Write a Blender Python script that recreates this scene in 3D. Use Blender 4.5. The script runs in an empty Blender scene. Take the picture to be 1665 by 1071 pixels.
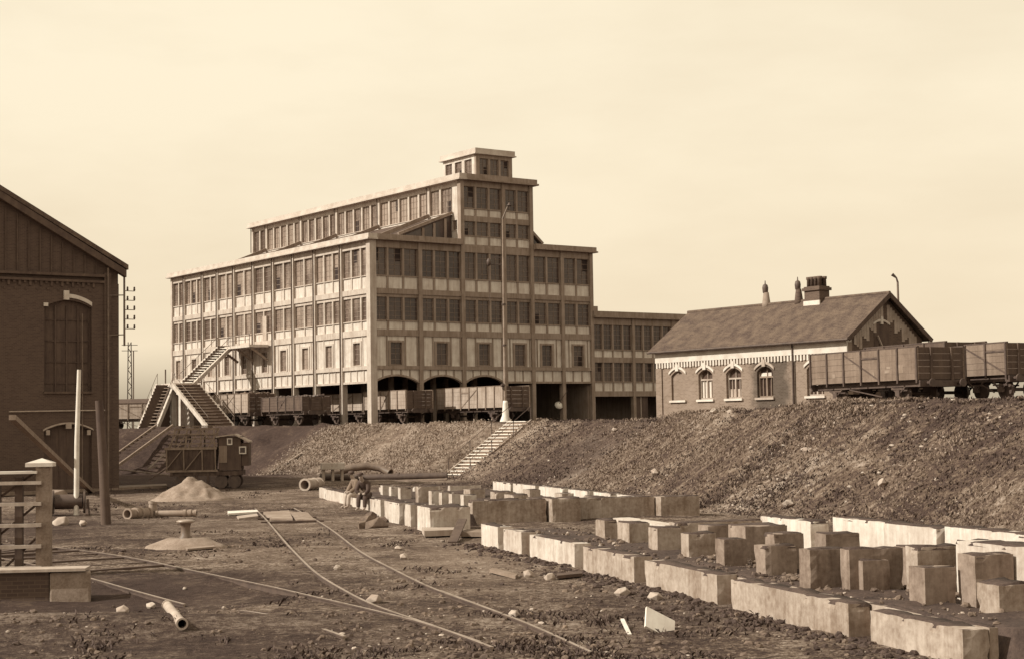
import bpy, bmesh, math, random
from mathutils import Vector, Matrix, noise as mn
random.seed(7)
scene = bpy.context.scene
COL = scene.collection
PI = math.pi

# ------------------------------------------------------------------ camera model
F, PITCH, ROLL, CAMZ = 2650.0, 0.05866, -0.016, 3.4
cd = bpy.data.cameras.new("camera")
cam = bpy.data.objects.new("camera", cd)
COL.objects.link(cam)
cd.sensor_width = 36.0
cd.lens = 36.0 * F / 1665.0
cd.clip_start = 0.5
cd.clip_end = 6000
up0 = Vector((0, -math.sin(PITCH), math.cos(PITCH)))
fw = Vector((0, math.cos(PITCH), math.sin(PITCH)))
rt = Vector((1, 0, 0)) * math.cos(ROLL) + up0 * math.sin(ROLL)
up = Vector((1, 0, 0)) * -math.sin(ROLL) + up0 * math.cos(ROLL)
M = Matrix.Identity(4)
for i in range(3):
    M[i][0] = rt[i]; M[i][1] = up[i]; M[i][2] = -fw[i]
M[2][3] = CAMZ
cam.matrix_world = M
scene.camera = cam

def ray(px, py):
    return (fw * F + rt * (px - 832.5) - up * (py - 535.5))
def ground(px, py, z=0.0):
    d = ray(px, py); k = (z - CAMZ) / d.z
    return Vector((d.x * k, d.y * k, z))
def atY(px, py, Y):
    d = ray(px, py); k = Y / d.y
    return Vector((d.x * k, Y, d.z * k + CAMZ))

# ------------------------------------------------------------------ light
SUN = Vector((-0.956, -0.287, 0)).normalized()
ELEV = math.radians(36)
sdir = Vector((SUN.x * math.cos(ELEV), SUN.y * math.cos(ELEV), math.sin(ELEV)))
ld = bpy.data.lights.new("sun", 'SUN')
ld.energy = 5.0
ld.angle = math.radians(0.55)
ld.color = (1.0, 0.96, 0.83)
sun = bpy.data.objects.new("sun", ld)
COL.objects.link(sun)
sun.rotation_euler = sdir.to_track_quat('Z', 'Y').to_euler()
sun.location = (-60, -20, 80)

w = bpy.data.worlds.new("World")
scene.world = w
w.use_nodes = True
nt = w.node_tree
nt.nodes.clear()
def N(nt, t, **k):
    n = nt.nodes.new(t)
    for a, b in k.items():
        if a in n.inputs.keys() if hasattr(n, 'inputs') else False:
            n.inputs[a].default_value = b
        else:
            setattr(n, a, b)
    return n
sky = N(nt, 'ShaderNodeTexSky', sky_type='NISHITA', sun_disc=False)
sky.sun_elevation = ELEV
sky.sun_rotation = math.atan2(SUN.x, SUN.y)
sky.air_density = 1.0; sky.dust_density = 3.0
bw = N(nt, 'ShaderNodeRGBToBW')
tc = N(nt, 'ShaderNodeTexCoord')
mp = N(nt, 'ShaderNodeMapping'); mp.inputs['Scale'].default_value = (1.6, 1.6, 5.0)
cl = N(nt, 'ShaderNodeTexNoise'); cl.inputs['Scale'].default_value = 2.2; cl.inputs['Detail'].default_value = 6; cl.inputs['Roughness'].default_value = .55
nt.links.new(tc.outputs['Generated'], mp.inputs['Vector'])
nt.links.new(mp.outputs['Vector'], cl.inputs['Vector'])
nt.links.new(sky.outputs['Color'], bw.inputs['Color'])
mr = N(nt, 'ShaderNodeMapRange'); mr.clamp = True   # an overcast-bright, evenly printed sky
mr.inputs['From Min'].default_value = 1.15; mr.inputs['From Max'].default_value = 2.3
mr.inputs['To Min'].default_value = 5.4; mr.inputs['To Max'].default_value = 9.4
nt.links.new(bw.outputs['Val'], mr.inputs['Value'])
cr = N(nt, 'ShaderNodeValToRGB')
cr.color_ramp.elements[0].position = .36; cr.color_ramp.elements[0].color = (.915, .795, .59, 1)
cr.color_ramp.elements[1].position = .62; cr.color_ramp.elements[1].color = (1.0, .882, .665, 1)
nt.links.new(cl.outputs['Fac'], cr.inputs['Fac'])
# the air near the horizon is browner and thicker
sx = N(nt, 'ShaderNodeSeparateXYZ'); nt.links.new(tc.outputs['Generated'], sx.inputs['Vector'])
hz = N(nt, 'ShaderNodeMapRange'); hz.inputs['From Min'].default_value = 0.0; hz.inputs['From Max'].default_value = .24
hz.inputs['To Min'].default_value = 1.0; hz.inputs['To Max'].default_value = 0.0; hz.interpolation_type = 'SMOOTHSTEP'
nt.links.new(sx.outputs['Z'], hz.inputs['Value'])
mxh = N(nt, 'ShaderNodeMix'); mxh.data_type = 'RGBA'; mxh.blend_type = 'MULTIPLY'
nt.links.new(hz.outputs['Result'], mxh.inputs['Factor'])
nt.links.new(cr.outputs['Color'], mxh.inputs[6]); mxh.inputs[7].default_value = (.93, .885, .84, 1)
vm = N(nt, 'ShaderNodeVectorMath'); vm.operation = 'SCALE'
nt.links.new(mxh.outputs[2], vm.inputs[0]); nt.links.new(mr.outputs['Result'], vm.inputs['Scale'])
bg = N(nt, 'ShaderNodeBackground'); bg.inputs['Strength'].default_value = .107
nt.links.new(vm.outputs['Vector'], bg.inputs['Color'])
ow = N(nt, 'ShaderNodeOutputWorld'); nt.links.new(bg.outputs['Background'], ow.inputs['Surface'])
scene.view_settings.view_transform = 'Standard'
scene.view_settings.look = 'None'
scene.view_settings.exposure = 0
scene.view_settings.gamma = 1

# ------------------------------------------------------------------ materials (a sepia print: one brown scale from dark to cream)
def S(v):
    pts = [(0.0, .62, .56), (.04, .655, .58), (.13, .71, .53), (.27, .775, .65), (.45, .85, .745), (.6, .90, .82), (1, .97, .9)]
    for (a, g0, b0), (c, g1, b1) in zip(pts, pts[1:]):
        if v <= c:
            t = (v - a) / (c - a); g = g0 + (g1 - g0) * t; b = b0 + (b1 - b0) * t; break
    l = .2126 + .7152 * g + .0722 * b
    k = v / l
    return (min(k, 1), k * g, k * b, 1)

MATS = {}
def mat(name, v1, v2, scale=3.0, rough=.85, bump=.15, streak=0.0, vs=None, detail=6, spec=.25, lo=.38, hi=.62, brick=None, metal=0, fine=0.25, bdist=.02, rnd=0):
    m = bpy.data.materials.new(name)
    m.use_nodes = True
    t = m.node_tree
    b = t.nodes['Principled BSDF']
    b.inputs['Roughness'].default_value = rough
    b.inputs['Specular IOR Level'].default_value = spec
    b.inputs['Metallic'].default_value = metal
    tcn = N(t, 'ShaderNodeTexCoord'); oi = N(t, 'ShaderNodeObjectInfo')
    off = N(t, 'ShaderNodeMath'); off.operation = 'MULTIPLY'; off.inputs[1].default_value = 61.0
    t.links.new(oi.outputs['Random'], off.inputs[0])
    ad = N(t, 'ShaderNodeVectorMath'); ad.operation = 'ADD'
    t.links.new(tcn.outputs['Object'], ad.inputs[0]); t.links.new(off.outputs[0], ad.inputs[1])
    n1 = N(t, 'ShaderNodeTexNoise'); n1.inputs['Scale'].default_value = scale; n1.inputs['Detail'].default_value = detail; n1.inputs['Roughness'].default_value = .62
    t.links.new(ad.outputs[0], n1.inputs['Vector'])
    fac = n1.outputs['Fac']
    if fine:
        n2 = N(t, 'ShaderNodeTexNoise'); n2.inputs['Scale'].default_value = scale * 9; n2.inputs['Detail'].default_value = 5; n2.inputs['Roughness'].default_value = .7
        t.links.new(ad.outputs[0], n2.inputs['Vector'])
        mx = N(t, 'ShaderNodeMix'); mx.data_type = 'FLOAT'; mx.inputs[0].default_value = fine
        t.links.new(fac, mx.inputs[2]); t.links.new(n2.outputs['Fac'], mx.inputs[3]); fac = mx.outputs[0]
    if streak:
        mpn = N(t, 'ShaderNodeMapping'); mpn.inputs['Scale'].default_value = (1, 1, .08)
        t.links.new(ad.outputs[0], mpn.inputs['Vector'])
        n3 = N(t, 'ShaderNodeTexNoise'); n3.inputs['Scale'].default_value = 4.5; n3.inputs['Detail'].default_value = 5; n3.inputs['Roughness'].default_value = .7
        t.links.new(mpn.outputs[0], n3.inputs['Vector'])
        mx = N(t, 'ShaderNodeMix'); mx.data_type = 'FLOAT'; mx.inputs[0].default_value = streak
        t.links.new(fac, mx.inputs[2]); t.links.new(n3.outputs['Fac'], mx.inputs[3]); fac = mx.outputs[0]
    if rnd:
        a1 = N(t, 'ShaderNodeMath'); a1.operation = 'MULTIPLY_ADD'; a1.inputs[1].default_value = rnd; a1.inputs[2].default_value = -rnd / 2
        t.links.new(oi.outputs['Random'], a1.inputs[0])
        a2 = N(t, 'ShaderNodeMath'); t.links.new(a1.outputs[0], a2.inputs[0]); t.links.new(fac, a2.inputs[1]); fac = a2.outputs[0]
    r = N(t, 'ShaderNodeValToRGB')
    r.color_ramp.elements[0].position = lo; r.color_ramp.elements[0].color = S(v1)
    r.color_ramp.elements[1].position = hi; r.color_ramp.elements[1].color = S(v2)
    t.links.new(fac, r.inputs['Fac'])
    colour = r.outputs['Color']
    hgt = fac
    if brick:
        bk = N(t, 'ShaderNodeTexBrick')
        bk.inputs['Scale'].default_value = 1.0
        bk.inputs['Brick Width'].default_value = .24; bk.inputs['Row Height'].default_value = .085
        bk.inputs['Mortar Size'].default_value = .011; bk.inputs['Bias'].default_value = 0
        bk.inputs['Color1'].default_value = S(brick[0]); bk.inputs['Color2'].default_value = S(brick[1]); bk.inputs['Mortar'].default_value = S(brick[2])
        # walls are vertical: run the courses along the wall and up it
        sp = N(t, 'ShaderNodeSeparateXYZ'); cb = N(t, 'ShaderNodeCombineXYZ'); sm = N(t, 'ShaderNodeMath'); sm.operation = 'ADD'
        t.links.new(tcn.outputs['Object'], sp.inputs[0])
        t.links.new(sp.outputs['X'], sm.inputs[0]); t.links.new(sp.outputs['Y'], sm.inputs[1])
        t.links.new(sm.outputs[0], cb.inputs['X']); t.links.new(sp.outputs['Z'], cb.inputs['Y'])
        t.links.new(cb.outputs[0], bk.inputs['Vector'])
        mc = N(t, 'ShaderNodeMix'); mc.data_type = 'RGBA'; mc.inputs[0].default_value = .72
        t.links.new(colour, mc.inputs[6]); t.links.new(bk.outputs['Color'], mc.inputs[7])
        colour = mc.outputs[2]
    t.links.new(colour, b.inputs['Base Color'])
    if bump:
        bp = N(t, 'ShaderNodeBump'); bp.inputs['Strength'].default_value = bump; bp.inputs['Distance'].default_value = bdist
        t.links.new(hgt, bp.inputs['Height']); t.links.new(bp.outputs[0], b.inputs['Normal'])
    MATS[name] = m
    return m

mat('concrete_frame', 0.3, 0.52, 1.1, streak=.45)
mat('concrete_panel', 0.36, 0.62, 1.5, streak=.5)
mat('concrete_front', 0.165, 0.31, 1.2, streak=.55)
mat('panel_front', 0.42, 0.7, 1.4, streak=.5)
mat('cornice_concrete', .36, .54, .9, streak=.08)
mat('inner_wall', 0.07, 0.11, 1.0)
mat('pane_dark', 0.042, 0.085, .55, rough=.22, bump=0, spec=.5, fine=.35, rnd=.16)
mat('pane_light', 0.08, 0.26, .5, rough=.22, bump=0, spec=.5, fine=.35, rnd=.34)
mat('room_shade', .02, .035, 2, bump=0)
mat('glazing_iron', .16, .26, 3, bump=0)
mat('glazing_pale', 0.22, 0.32, 3, bump=0)
mat('roof_felt', 0.055, 0.1, .8, streak=.3)
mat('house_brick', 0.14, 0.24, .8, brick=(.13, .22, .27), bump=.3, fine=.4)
def darken_band(m, c, wd, lo):
    # darker, uneven band of brick around the fourth window
    t = m.node_tree; b = t.nodes['Principled BSDF']; src = b.inputs['Base Color'].links[0].from_socket
    tcn = N(t, 'ShaderNodeTexCoord'); sp = N(t, 'ShaderNodeSeparateXYZ'); t.links.new(tcn.outputs['Object'], sp.inputs[0])
    n = N(t, 'ShaderNodeTexNoise'); n.inputs['Scale'].default_value = 1.6; n.inputs['Detail'].default_value = 4; t.links.new(tcn.outputs['Object'], n.inputs['Vector'])
    a = N(t, 'ShaderNodeMath'); a.operation = 'MULTIPLY_ADD'; a.inputs[1].default_value = 1.6; t.links.new(n.outputs['Fac'], a.inputs[0]); t.links.new(sp.outputs['Y'], a.inputs[2])
    d = N(t, 'ShaderNodeMath'); d.operation = 'SUBTRACT'; d.inputs[1].default_value = c + .8; t.links.new(a.outputs[0], d.inputs[0])
    e = N(t, 'ShaderNodeMath'); e.operation = 'ABSOLUTE'; t.links.new(d.outputs[0], e.inputs[0])
    r = N(t, 'ShaderNodeMapRange'); r.interpolation_type = 'SMOOTHSTEP'; r.inputs['From Min'].default_value = wd * .5; r.inputs['From Max'].default_value = wd; r.inputs['To Min'].default_value = lo; r.inputs['To Max'].default_value = 1
    t.links.new(e.outputs[0], r.inputs['Value'])
    v = N(t, 'ShaderNodeVectorMath'); v.operation = 'SCALE'; t.links.new(src, v.inputs[0]); t.links.new(r.outputs[0], v.inputs['Scale']); t.links.new(v.outputs[0], b.inputs['Base Color'])
darken_band(MATS['house_brick'], 6.0, 2.0, .42)
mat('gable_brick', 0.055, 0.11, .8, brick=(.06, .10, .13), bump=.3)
mat('pale_brick', 0.18, 0.3, 1.5, bump=.2)
mat('white_paint', 0.48, 0.64, 1.5, bump=.05)
mat('roof_tile', 0.05, 0.135, 1.6, bump=.7, bdist=.05, fine=.5)
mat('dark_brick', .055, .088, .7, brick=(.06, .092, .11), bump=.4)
mat('pale_soot', 0.06, 0.11, 2, streak=.4)
mat('dark_wood', 0.055, 0.1, 2, streak=.5)
mat('mid_wood', .14, .24, 2, streak=.5)
mat('pale_wood', 0.26, 0.42, 2, streak=.5)
mat('bright_wood', .55, .75, 2, streak=.4)
mat('wagon_pale', 0.19, 0.38, 1.2, streak=.5, fine=.35)
mat('wagon_mid', 0.11, 0.21, 1.3, streak=.4, fine=.35)
mat('wagon_dark', .06, .11, 1.5, streak=.4)
mat('iron_dark', 0.05, 0.09, 3, rough=.6, spec=.4)
mat('iron_mid', 0.09, 0.16, 3, rough=.55, spec=.4)
mat('rail_steel', 0.15, 0.29, 2.5, rough=.42, spec=.6, bump=.1)
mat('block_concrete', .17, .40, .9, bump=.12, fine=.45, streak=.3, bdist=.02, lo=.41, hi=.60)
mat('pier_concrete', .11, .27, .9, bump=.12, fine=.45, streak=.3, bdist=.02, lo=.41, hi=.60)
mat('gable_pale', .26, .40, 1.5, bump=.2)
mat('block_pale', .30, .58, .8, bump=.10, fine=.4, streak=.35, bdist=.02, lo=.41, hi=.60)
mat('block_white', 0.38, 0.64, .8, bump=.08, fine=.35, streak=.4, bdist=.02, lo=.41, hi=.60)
mat('dry_grass', .17, .34, 2, bump=0)
mat('soil_cap', 0.03, 0.075, 1.6, bump=.8, bdist=.06, fine=.5)
mat('rubble_stone', 0.045, 0.17, 1.1, bump=.5)
mat('pale_stone', 0.26, 0.44, 2.0, bump=.4)
mat('sand', 0.15, 0.29, 2.4, bump=.5, fine=.5)
mat('tread_concrete', .58, .78, 1.2, bump=.1)
mat('weed_dark', 0.035, 0.075, 2, bump=0)
mat('weed_pale', 0.11, 0.23, 2, bump=0)
mat('skin', .30, .36, 4, bump=0)
mat('cloth_dark', .05, .08, 5, bump=.2)
mat('cloth_mid', .13, .19, 5, bump=.2)
mat('cloth_pale', .32, .44, 5, bump=.2)
mat('porcelain', .7, .8, 3, rough=.3, bump=0)

# ground: dirt and coal dust in the yard, grass and weeds on the slope (by where the ground lies)
def ground_material():
    m = bpy.data.materials.new('ground_soil'); m.use_nodes = True
    t = m.node_tree; b = t.nodes['Principled BSDF']
    b.inputs['Roughness'].default_value = .95; b.inputs['Specular IOR Level'].default_value = .1
    tcn = N(t, 'ShaderNodeTexCoord')
    def nz(scale, det, rg=.65, v=None):
        n = N(t, 'ShaderNodeTexNoise'); n.inputs['Scale'].default_value = scale; n.inputs['Detail'].default_value = det; n.inputs['Roughness'].default_value = rg
        t.links.new(v or tcn.outputs['Object'], n.inputs['Vector']); return n.outputs['Fac']
    def ramp(f, *els):
        r = N(t, 'ShaderNodeValToRGB')
        while len(r.color_ramp.elements) < len(els): r.color_ramp.elements.new(.5)
        for e, (p, c) in zip(r.color_ramp.elements, els): e.position = p; e.color = c
        t.links.new(f, r.inputs['Fac']); return r.outputs['Color']
    def mixf(f, a, c):
        x = N(t, 'ShaderNodeMix'); x.data_type = 'FLOAT'
        if isinstance(f, float): x.inputs[0].default_value = f
        else: t.links.new(f, x.inputs[0])
        t.links.new(a, x.inputs[2]); t.links.new(c, x.inputs[3]); return x.outputs[0]
    def mixc(f, a, c):
        x = N(t, 'ShaderNodeMix'); x.data_type = 'RGBA'
        t.links.new(f, x.inputs[0]); t.links.new(a, x.inputs[6]); t.links.new(c, x.inputs[7]); return x.outputs[2]
    big, mid, fin, grit = nz(.09, 5), nz(.55, 7), nz(4.5, 6, .75), nz(16, 4, .8)
    yard = mixf(.60, mixf(.5, mid, big), mixf(.5, fin, grit))
    cy = ramp(yard, (.425, S(.028)), (.475, S(.058)), (.51, S(.13)), (.555, S(.33)))
    mp2 = N(t, 'ShaderNodeMapping'); mp2.inputs['Scale'].default_value = (.45, 1.0, .25); mp2.inputs['Rotation'].default_value = (0, 0, .9)
    t.links.new(tcn.outputs['Object'], mp2.inputs['Vector'])
    st = nz(2.2, 7, .7, mp2.outputs[0])
    slope = mixf(.42, mixf(.5, st, big), mixf(.5, fin, grit))
    cs = ramp(slope, (.42, S(.032)), (.475, S(.065)), (.52, S(.14)), (.58, S(.34)))
    vc = N(t, 'ShaderNodeVertexColor'); vc.layer_name = 'cover'
    sp = N(t, 'ShaderNodeSeparateColor'); t.links.new(vc.outputs['Color'], sp.inputs[0])
    c = mixc(sp.outputs[0], cy, cs)
    # bare pale earth (trodden ground, dry grass bank) and black coal waste with painted shade
    cp = ramp(mixf(.55, mixf(.5, mid, st), mixf(.5, fin, grit)), (.40, S(.08)), (.50, S(.18)), (.60, S(.38)))
    c = mixc(sp.outputs[1], c, cp)
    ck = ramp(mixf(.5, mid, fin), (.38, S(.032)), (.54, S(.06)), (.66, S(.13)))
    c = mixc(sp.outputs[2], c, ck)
    t.links.new(c, b.inputs['Base Color'])
    hh = mixf(.5, fin, grit)
    bp = N(t, 'ShaderNodeBump'); bp.inputs['Strength'].default_value = 1.0; bp.inputs['Distance'].default_value = .13
    t.links.new(hh, bp.inputs['Height']); t.links.new(bp.outputs[0], b.inputs['Normal'])
    return m
MATS['ground_soil'] = ground_material()

# ------------------------------------------------------------------ mesh builder
class MB:
    def __init__(s): s.v = []; s.f = []; s.smooth = set(); s.mi = 0; s.fm = []
    def add(s, vs, fs, smooth=False):
        o = len(s.v); s.v += [tuple(q) for q in vs]
        for f in fs:
            if smooth: s.smooth.add(len(s.f))
            s.f.append(tuple(i + o for i in f)); s.fm.append(s.mi)
        return s
    def box(s, x0, x1, y0, y1, z0, z1):
        if x0 > x1: x0, x1 = x1, x0
        if y0 > y1: y0, y1 = y1, y0
        if z0 > z1: z0, z1 = z1, z0
        return s.add([(x0, y0, z0), (x1, y0, z0), (x1, y1, z0), (x0, y1, z0), (x0, y0, z1), (x1, y0, z1), (x1, y1, z1), (x0, y1, z1)],
              [(0, 3, 2, 1), (4, 5, 6, 7), (0, 1, 5, 4), (1, 2, 6, 5), (2, 3, 7, 6), (3, 0, 4, 7)])
    def beam(s, p, q, w_, h, roll=0.0):
        p = Vector(p); q = Vector(q); d = (q - p)
        ref = Vector((0, 0, 1)) if abs(d.normalized().z) < .95 else Vector((0, 1, 0))
        a = d.cross(ref).normalized(); b = a.cross(d).normalized()
        if roll:
            a, b = a * math.cos(roll) + b * math.sin(roll), b * math.cos(roll) - a * math.sin(roll)
        a *= w_ / 2; b *= h / 2
        vs = [p - a - b, p + a - b, p + a + b, p - a + b, q - a - b, q + a - b, q + a + b, q - a + b]
        return s.add(vs, [(0, 1, 2, 3), (7, 6, 5, 4), (0, 4, 5, 1), (1, 5, 6, 2), (2, 6, 7, 3), (3, 7, 4, 0)])
    def tube(s, pts, r, n=10, cap=True):
        pts = [Vector(p) for p in pts]; rs = r if isinstance(r, (list, tuple)) else [r] * len(pts)
        o = []; prev = None
        for i, p in enumerate(pts):
            d = (pts[min(i + 1, len(pts) - 1)] - pts[max(i - 1, 0)]).normalized()
            if prev is None:
                ref = Vector((0, 0, 1)) if abs(d.z) < .9 else Vector((1, 0, 0))
                a = d.cross(ref).normalized()
            else:
                a = (prev - d * prev.dot(d)).normalized()
            prev = a; b = d.cross(a)
            for k in range(n):
                th = 2 * PI * k / n
                o.append(p + (a * math.cos(th) + b * math.sin(th)) * rs[i])
        fs = []
        for i in range(len(pts) - 1):
            for k in range(n):
                k2 = (k + 1) % n
                fs.append((i * n + k, i * n + k2, (i + 1) * n + k2, (i + 1) * n + k))
        s.add(o, fs, True)
        if cap:
            s.add(o[:n], [tuple(reversed(range(n)))]); s.add(o[-n:], [tuple(range(n))])
        return s
    def lathe(s, prof, c=(0, 0, 0), n=20):
        vs = []; fs = []
        for (r, z) in prof:
            for k in range(n):
                th = 2 * PI * k / n
                vs.append((c[0] + r * math.cos(th), c[1] + r * math.sin(th), c[2] + z))
        for i in range(len(prof) - 1):
            for k in range(n):
                k2 = (k + 1) % n
                fs.append((i * n + k, i * n + k2, (i + 1) * n + k2, (i + 1) * n + k))
        fs.append(tuple(reversed(range(n)))); fs.append(tuple((len(prof) - 1) * n + k for k in range(n)))
        return s.add(vs, fs, True)
    def poly(s, prof, fn, d0, d1):
        # extrude a flat profile between depths d0 and d1; fn(a, b, d) -> point
        n = len(prof)
        vs = [fn(a, b, d0) for a, b in prof] + [fn(a, b, d1) for a, b in prof]
        fs = [tuple(range(n)), tuple(reversed(range(n, 2 * n)))]
        for i in range(n):
            j = (i + 1) % n
            fs.append((i, i + n, j + n, j))
        return s.add(vs, fs)
    def mesh(s, name, m):
        me = bpy.data.meshes.new(name)
        me.from_pydata(s.v, [], s.f)
        bm = bmesh.new(); bm.from_mesh(me)
        bmesh.ops.recalc_face_normals(bm, faces=bm.faces)
        bm.to_mesh(me); bm.free()
        for i, p in enumerate(me.polygons):
            if i in s.smooth: p.use_smooth = True
        for k in ([m] if isinstance(m, str) else m): me.materials.append(MATS[k])
        for p, k in zip(me.polygons, s.fm): p.material_index = k
        return me
    def build(s, name, m, parent=None, bevel=0):
        o = bpy.data.objects.new(name, s.mesh(name, m))
        COL.objects.link(o)
        if parent: o.parent = parent
        if bevel:
            b = o.modifiers.new('bevel', 'BEVEL'); b.width = bevel; b.segments = 2; b.limit_method = 'ANGLE'
        return o

def tag(o, label, cat, group=None, kind=None):
    if kind: o['kind'] = kind
    if label: o['label'] = label
    if cat: o['category'] = cat
    if group: o['group'] = group
    return o
def empty(name, loc, rz=0.0, label=None, cat=None, group=None):
    o = bpy.data.objects.new(name, None); COL.objects.link(o)
    o.location = loc; o.rotation_euler = (0, 0, rz); o.empty_display_size = .3
    return tag(o, label, cat, group)
def copy_tree(o, parent=None):
    c = o.copy(); COL.objects.link(c)
    if parent: c.parent = parent
    for ch in list(o.children): copy_tree(ch, c)
    return c
ORD = ['first', 'second', 'third', 'fourth', 'fifth', 'sixth', 'seventh', 'eighth', 'ninth', 'tenth', 'eleventh', 'twelfth', 'thirteenth', 'fourteenth', 'fifteenth', 'sixteenth', 'seventeenth', 'eighteenth']

TH = 0.62604
LDIR = Vector((-math.sin(TH), math.cos(TH), 0)); RDIR = Vector((math.cos(TH), math.sin(TH), 0))
ZP = 3.65     # level of the railway plateau

# ------------------------------------------------------------------ terrain
FOOT = [(34, -25), (19.5, 30), (13.9, 48.6), (9.4, 60.3), (7.5, 66.8), (2.06, 86.4), (-4.2, 109), (-12.3, 118.2), (-18.6, 123.6), (-20.5, 127.5), (-24, 129.5), (-34, 130), (-60, 129), (-120, 126), (-400, 124)]
def foot_dist(x, y):
    best = 1e9; sgn = 1; par = 0
    for i in range(len(FOOT) - 1):
        ax, ay = FOOT[i]; bx, by = FOOT[i + 1]
        dx, dy = bx - ax, by - ay
        L2 = dx * dx + dy * dy
        t = max(0, min(1, ((x - ax) * dx + (y - ay) * dy) / L2))
        ex, ey = x - ax - dx * t, y - ay - dy * t
        d = math.hypot(ex, ey)
        if d < best - 1e-9:
            best = d; cr_ = dx * (y - ay) - dy * (x - ax)
            sgn = -1 if cr_ > 0 else 1
            par = i + t
    return best * sgn, par
def sst(a, b, x):
    t = max(0, min(1, (x - a) / (b - a))); return t * t * (3 - 2 * t)
def plateau(x, y):
    return ZP + .48 * sst(92, 68, y) * sst(-30, -5, x)
def fbm(x, y, s, o=4):
    return mn.fractal(Vector((x * s, y * s, 3.1)), 1.0, 2.0, o)
HEAP = ground(306, 812)
CAP = ground(302, 890)
def streak(x, y):
    # gullies run straight down the bank
    return mn.fractal(Vector(((x * .36 - y * .93) * .55, (x * .93 + y * .36) * .07, 5.5)), 1.0, 2.0, 4)
ST0, ST1 = Vector((-3.9, 109.4, 0)), Vector((.45, 113.2, 0))
STD = (ST1 - ST0).normalized(); STL = (ST1 - ST0).length
def terrain(x, y, fine=True):
    d, par = foot_dist(x, y)
    zp = plateau(x, y)
    wdt = 5.9
    t = (d + .25) / wdt
    if t <= 0: z = 0.0
    elif t >= 1: z = zp
    else:
        # straight bank, eased at the foot and at the crest
        e = .1
        z = zp * (t if e < t < 1 - e else (t * t / (2 * e) + e / 2 if t < e else 1 - ((1 - t) ** 2 / (2 * e) + e / 2)))
        if t < e: z = zp * (t * t / (2 * e) + e / 2) * sst(0, e * .6, t)
    n = 0
    if -6 < d < 8:
        k = sst(-1.5, .8, d) * (1 - sst(5.2, 6.6, d) * .85)
        n += k * (.10 * fbm(x, y, .35) + .06 * fbm(x + 9, y, 1.3, 3) + .40 * streak(x, y))
    if y < 200 and abs(x) < 80:
        far = 1 - sst(-.5, 1, d)
        n += far * (.07 * fbm(x, y, .12) + .035 * fbm(x, y, .7) + .022 * fbm(x, y + 7, 2.2, 2))
        # the ground drops into a shallow dip at the near left
        n -= far * .35 * math.exp(-(((x + 9.0) / 4.0) ** 2 + ((y - 34.5) / 3.2) ** 2))
        n += .28 * math.exp(-(((x + 8.0) / 5.0) ** 2 + ((y - 28.6) / 1.6) ** 2))
    if y > 104 and -8 < x < 4:
        qx, qy = x - ST0.x, y - ST0.y
        al = qx * STD.x + qy * STD.y; ac = abs(qx * STD.y - qy * STD.x)
        if -.9 < al < STL + 1.6 and ac < 2.6:
            line = max(-.12, (ZP + .02) * min(1, al / STL) - .16)
            kk = 1 - sst(1.5, 2.6, ac)
            zz = z + n
            return zz + (line - zz) * kk, d, par
    return z + n, d, par

def axis(lo, hi, step, a0, a1, grow=1.22):
    xs = [lo]
    while xs[-1] < hi: xs.append(xs[-1] + step)
    st = step; x = xs[-1]; r = []
    while x < a1: st *= grow; x += st; r.append(x)
    st = step; x = lo; l = []
    while x > a0: st *= grow; x -= st; l.append(x)
    return list(reversed(l)) + xs + r
xs = axis(-34, 24, .4, -2500, 2500)
ys = axis(20, 142, .4, -60, 4500)
vs = []; cover = []
for y in ys:
    for x in xs:
        z, d, par = terrain(x, y)
        vs.append((x, y, z))
        onslope = sst(-.8, .8, d)
        grassy = onslope * (1 - sst(6.2, 7.5, d)) * sst(5.4, 6.0, par) * (1 - sst(8.2, 8.8, par))
        trod = (1 - onslope) * max(math.exp(-(((x + 1.2) / 1.7) ** 2 + ((y - 43) / 9) ** 2)), .8 * math.exp(-(((x + 15.5) / 6) ** 2 + ((y - 84) / 7) ** 2)),
               .7 * math.exp(-(((x + 5.8) / 2.5) ** 2 + ((y - 46) / 4) ** 2)), .5 * math.exp(-(((x + 8) / 5) ** 2 + ((y - 58) / 5) ** 2)))
        coal = onslope * sst(8.2, 8.8, par) * (1 - sst(7, 12, d) * .3) + (1 - onslope) * (sst(-12, -18, x) * sst(86, 96, y) + 1.2 * math.exp(-(((x + 9.5) / 5.0) ** 2 + ((y - 36.3) / 3.2) ** 4)) + .8 * math.exp(-(((x + 17) / 5) ** 2 + ((y - 58) / 9) ** 2)) + .6 * sst(33, 27, y) * sst(1, -4, x) + .7 * math.exp(-(((x - 3.0) / 2.2) ** 2 + ((y - 31) / 4) ** 2)))  # coal waste; shade of the left bank and slatted-post shadow painted in too
        coal += onslope * sst(5.6, 6.6, d) * .7
        coal += .8 * onslope * math.exp(-((par - 5.15) / .33) ** 2) * (1 - sst(6, 7, d))
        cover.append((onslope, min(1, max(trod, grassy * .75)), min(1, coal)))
nx = len(xs)
fs = [(j * nx + i, j * nx + i + 1, (j + 1) * nx + i + 1, (j + 1) * nx + i) for j in range(len(ys) - 1) for i in range(nx - 1)]
me = bpy.data.meshes.new('ground'); me.from_pydata(vs, [], fs)
vcol = me.color_attributes.new('cover', 'FLOAT_COLOR', 'POINT')
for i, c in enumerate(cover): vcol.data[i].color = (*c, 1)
for p in me.polygons: p.use_smooth = True
me.materials.append(MATS['ground_soil'])
g = bpy.data.objects.new('ground', me); COL.objects.link(g); g['kind'] = 'structure'
def tz(x, y): return terrain(x, y)[0]

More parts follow.
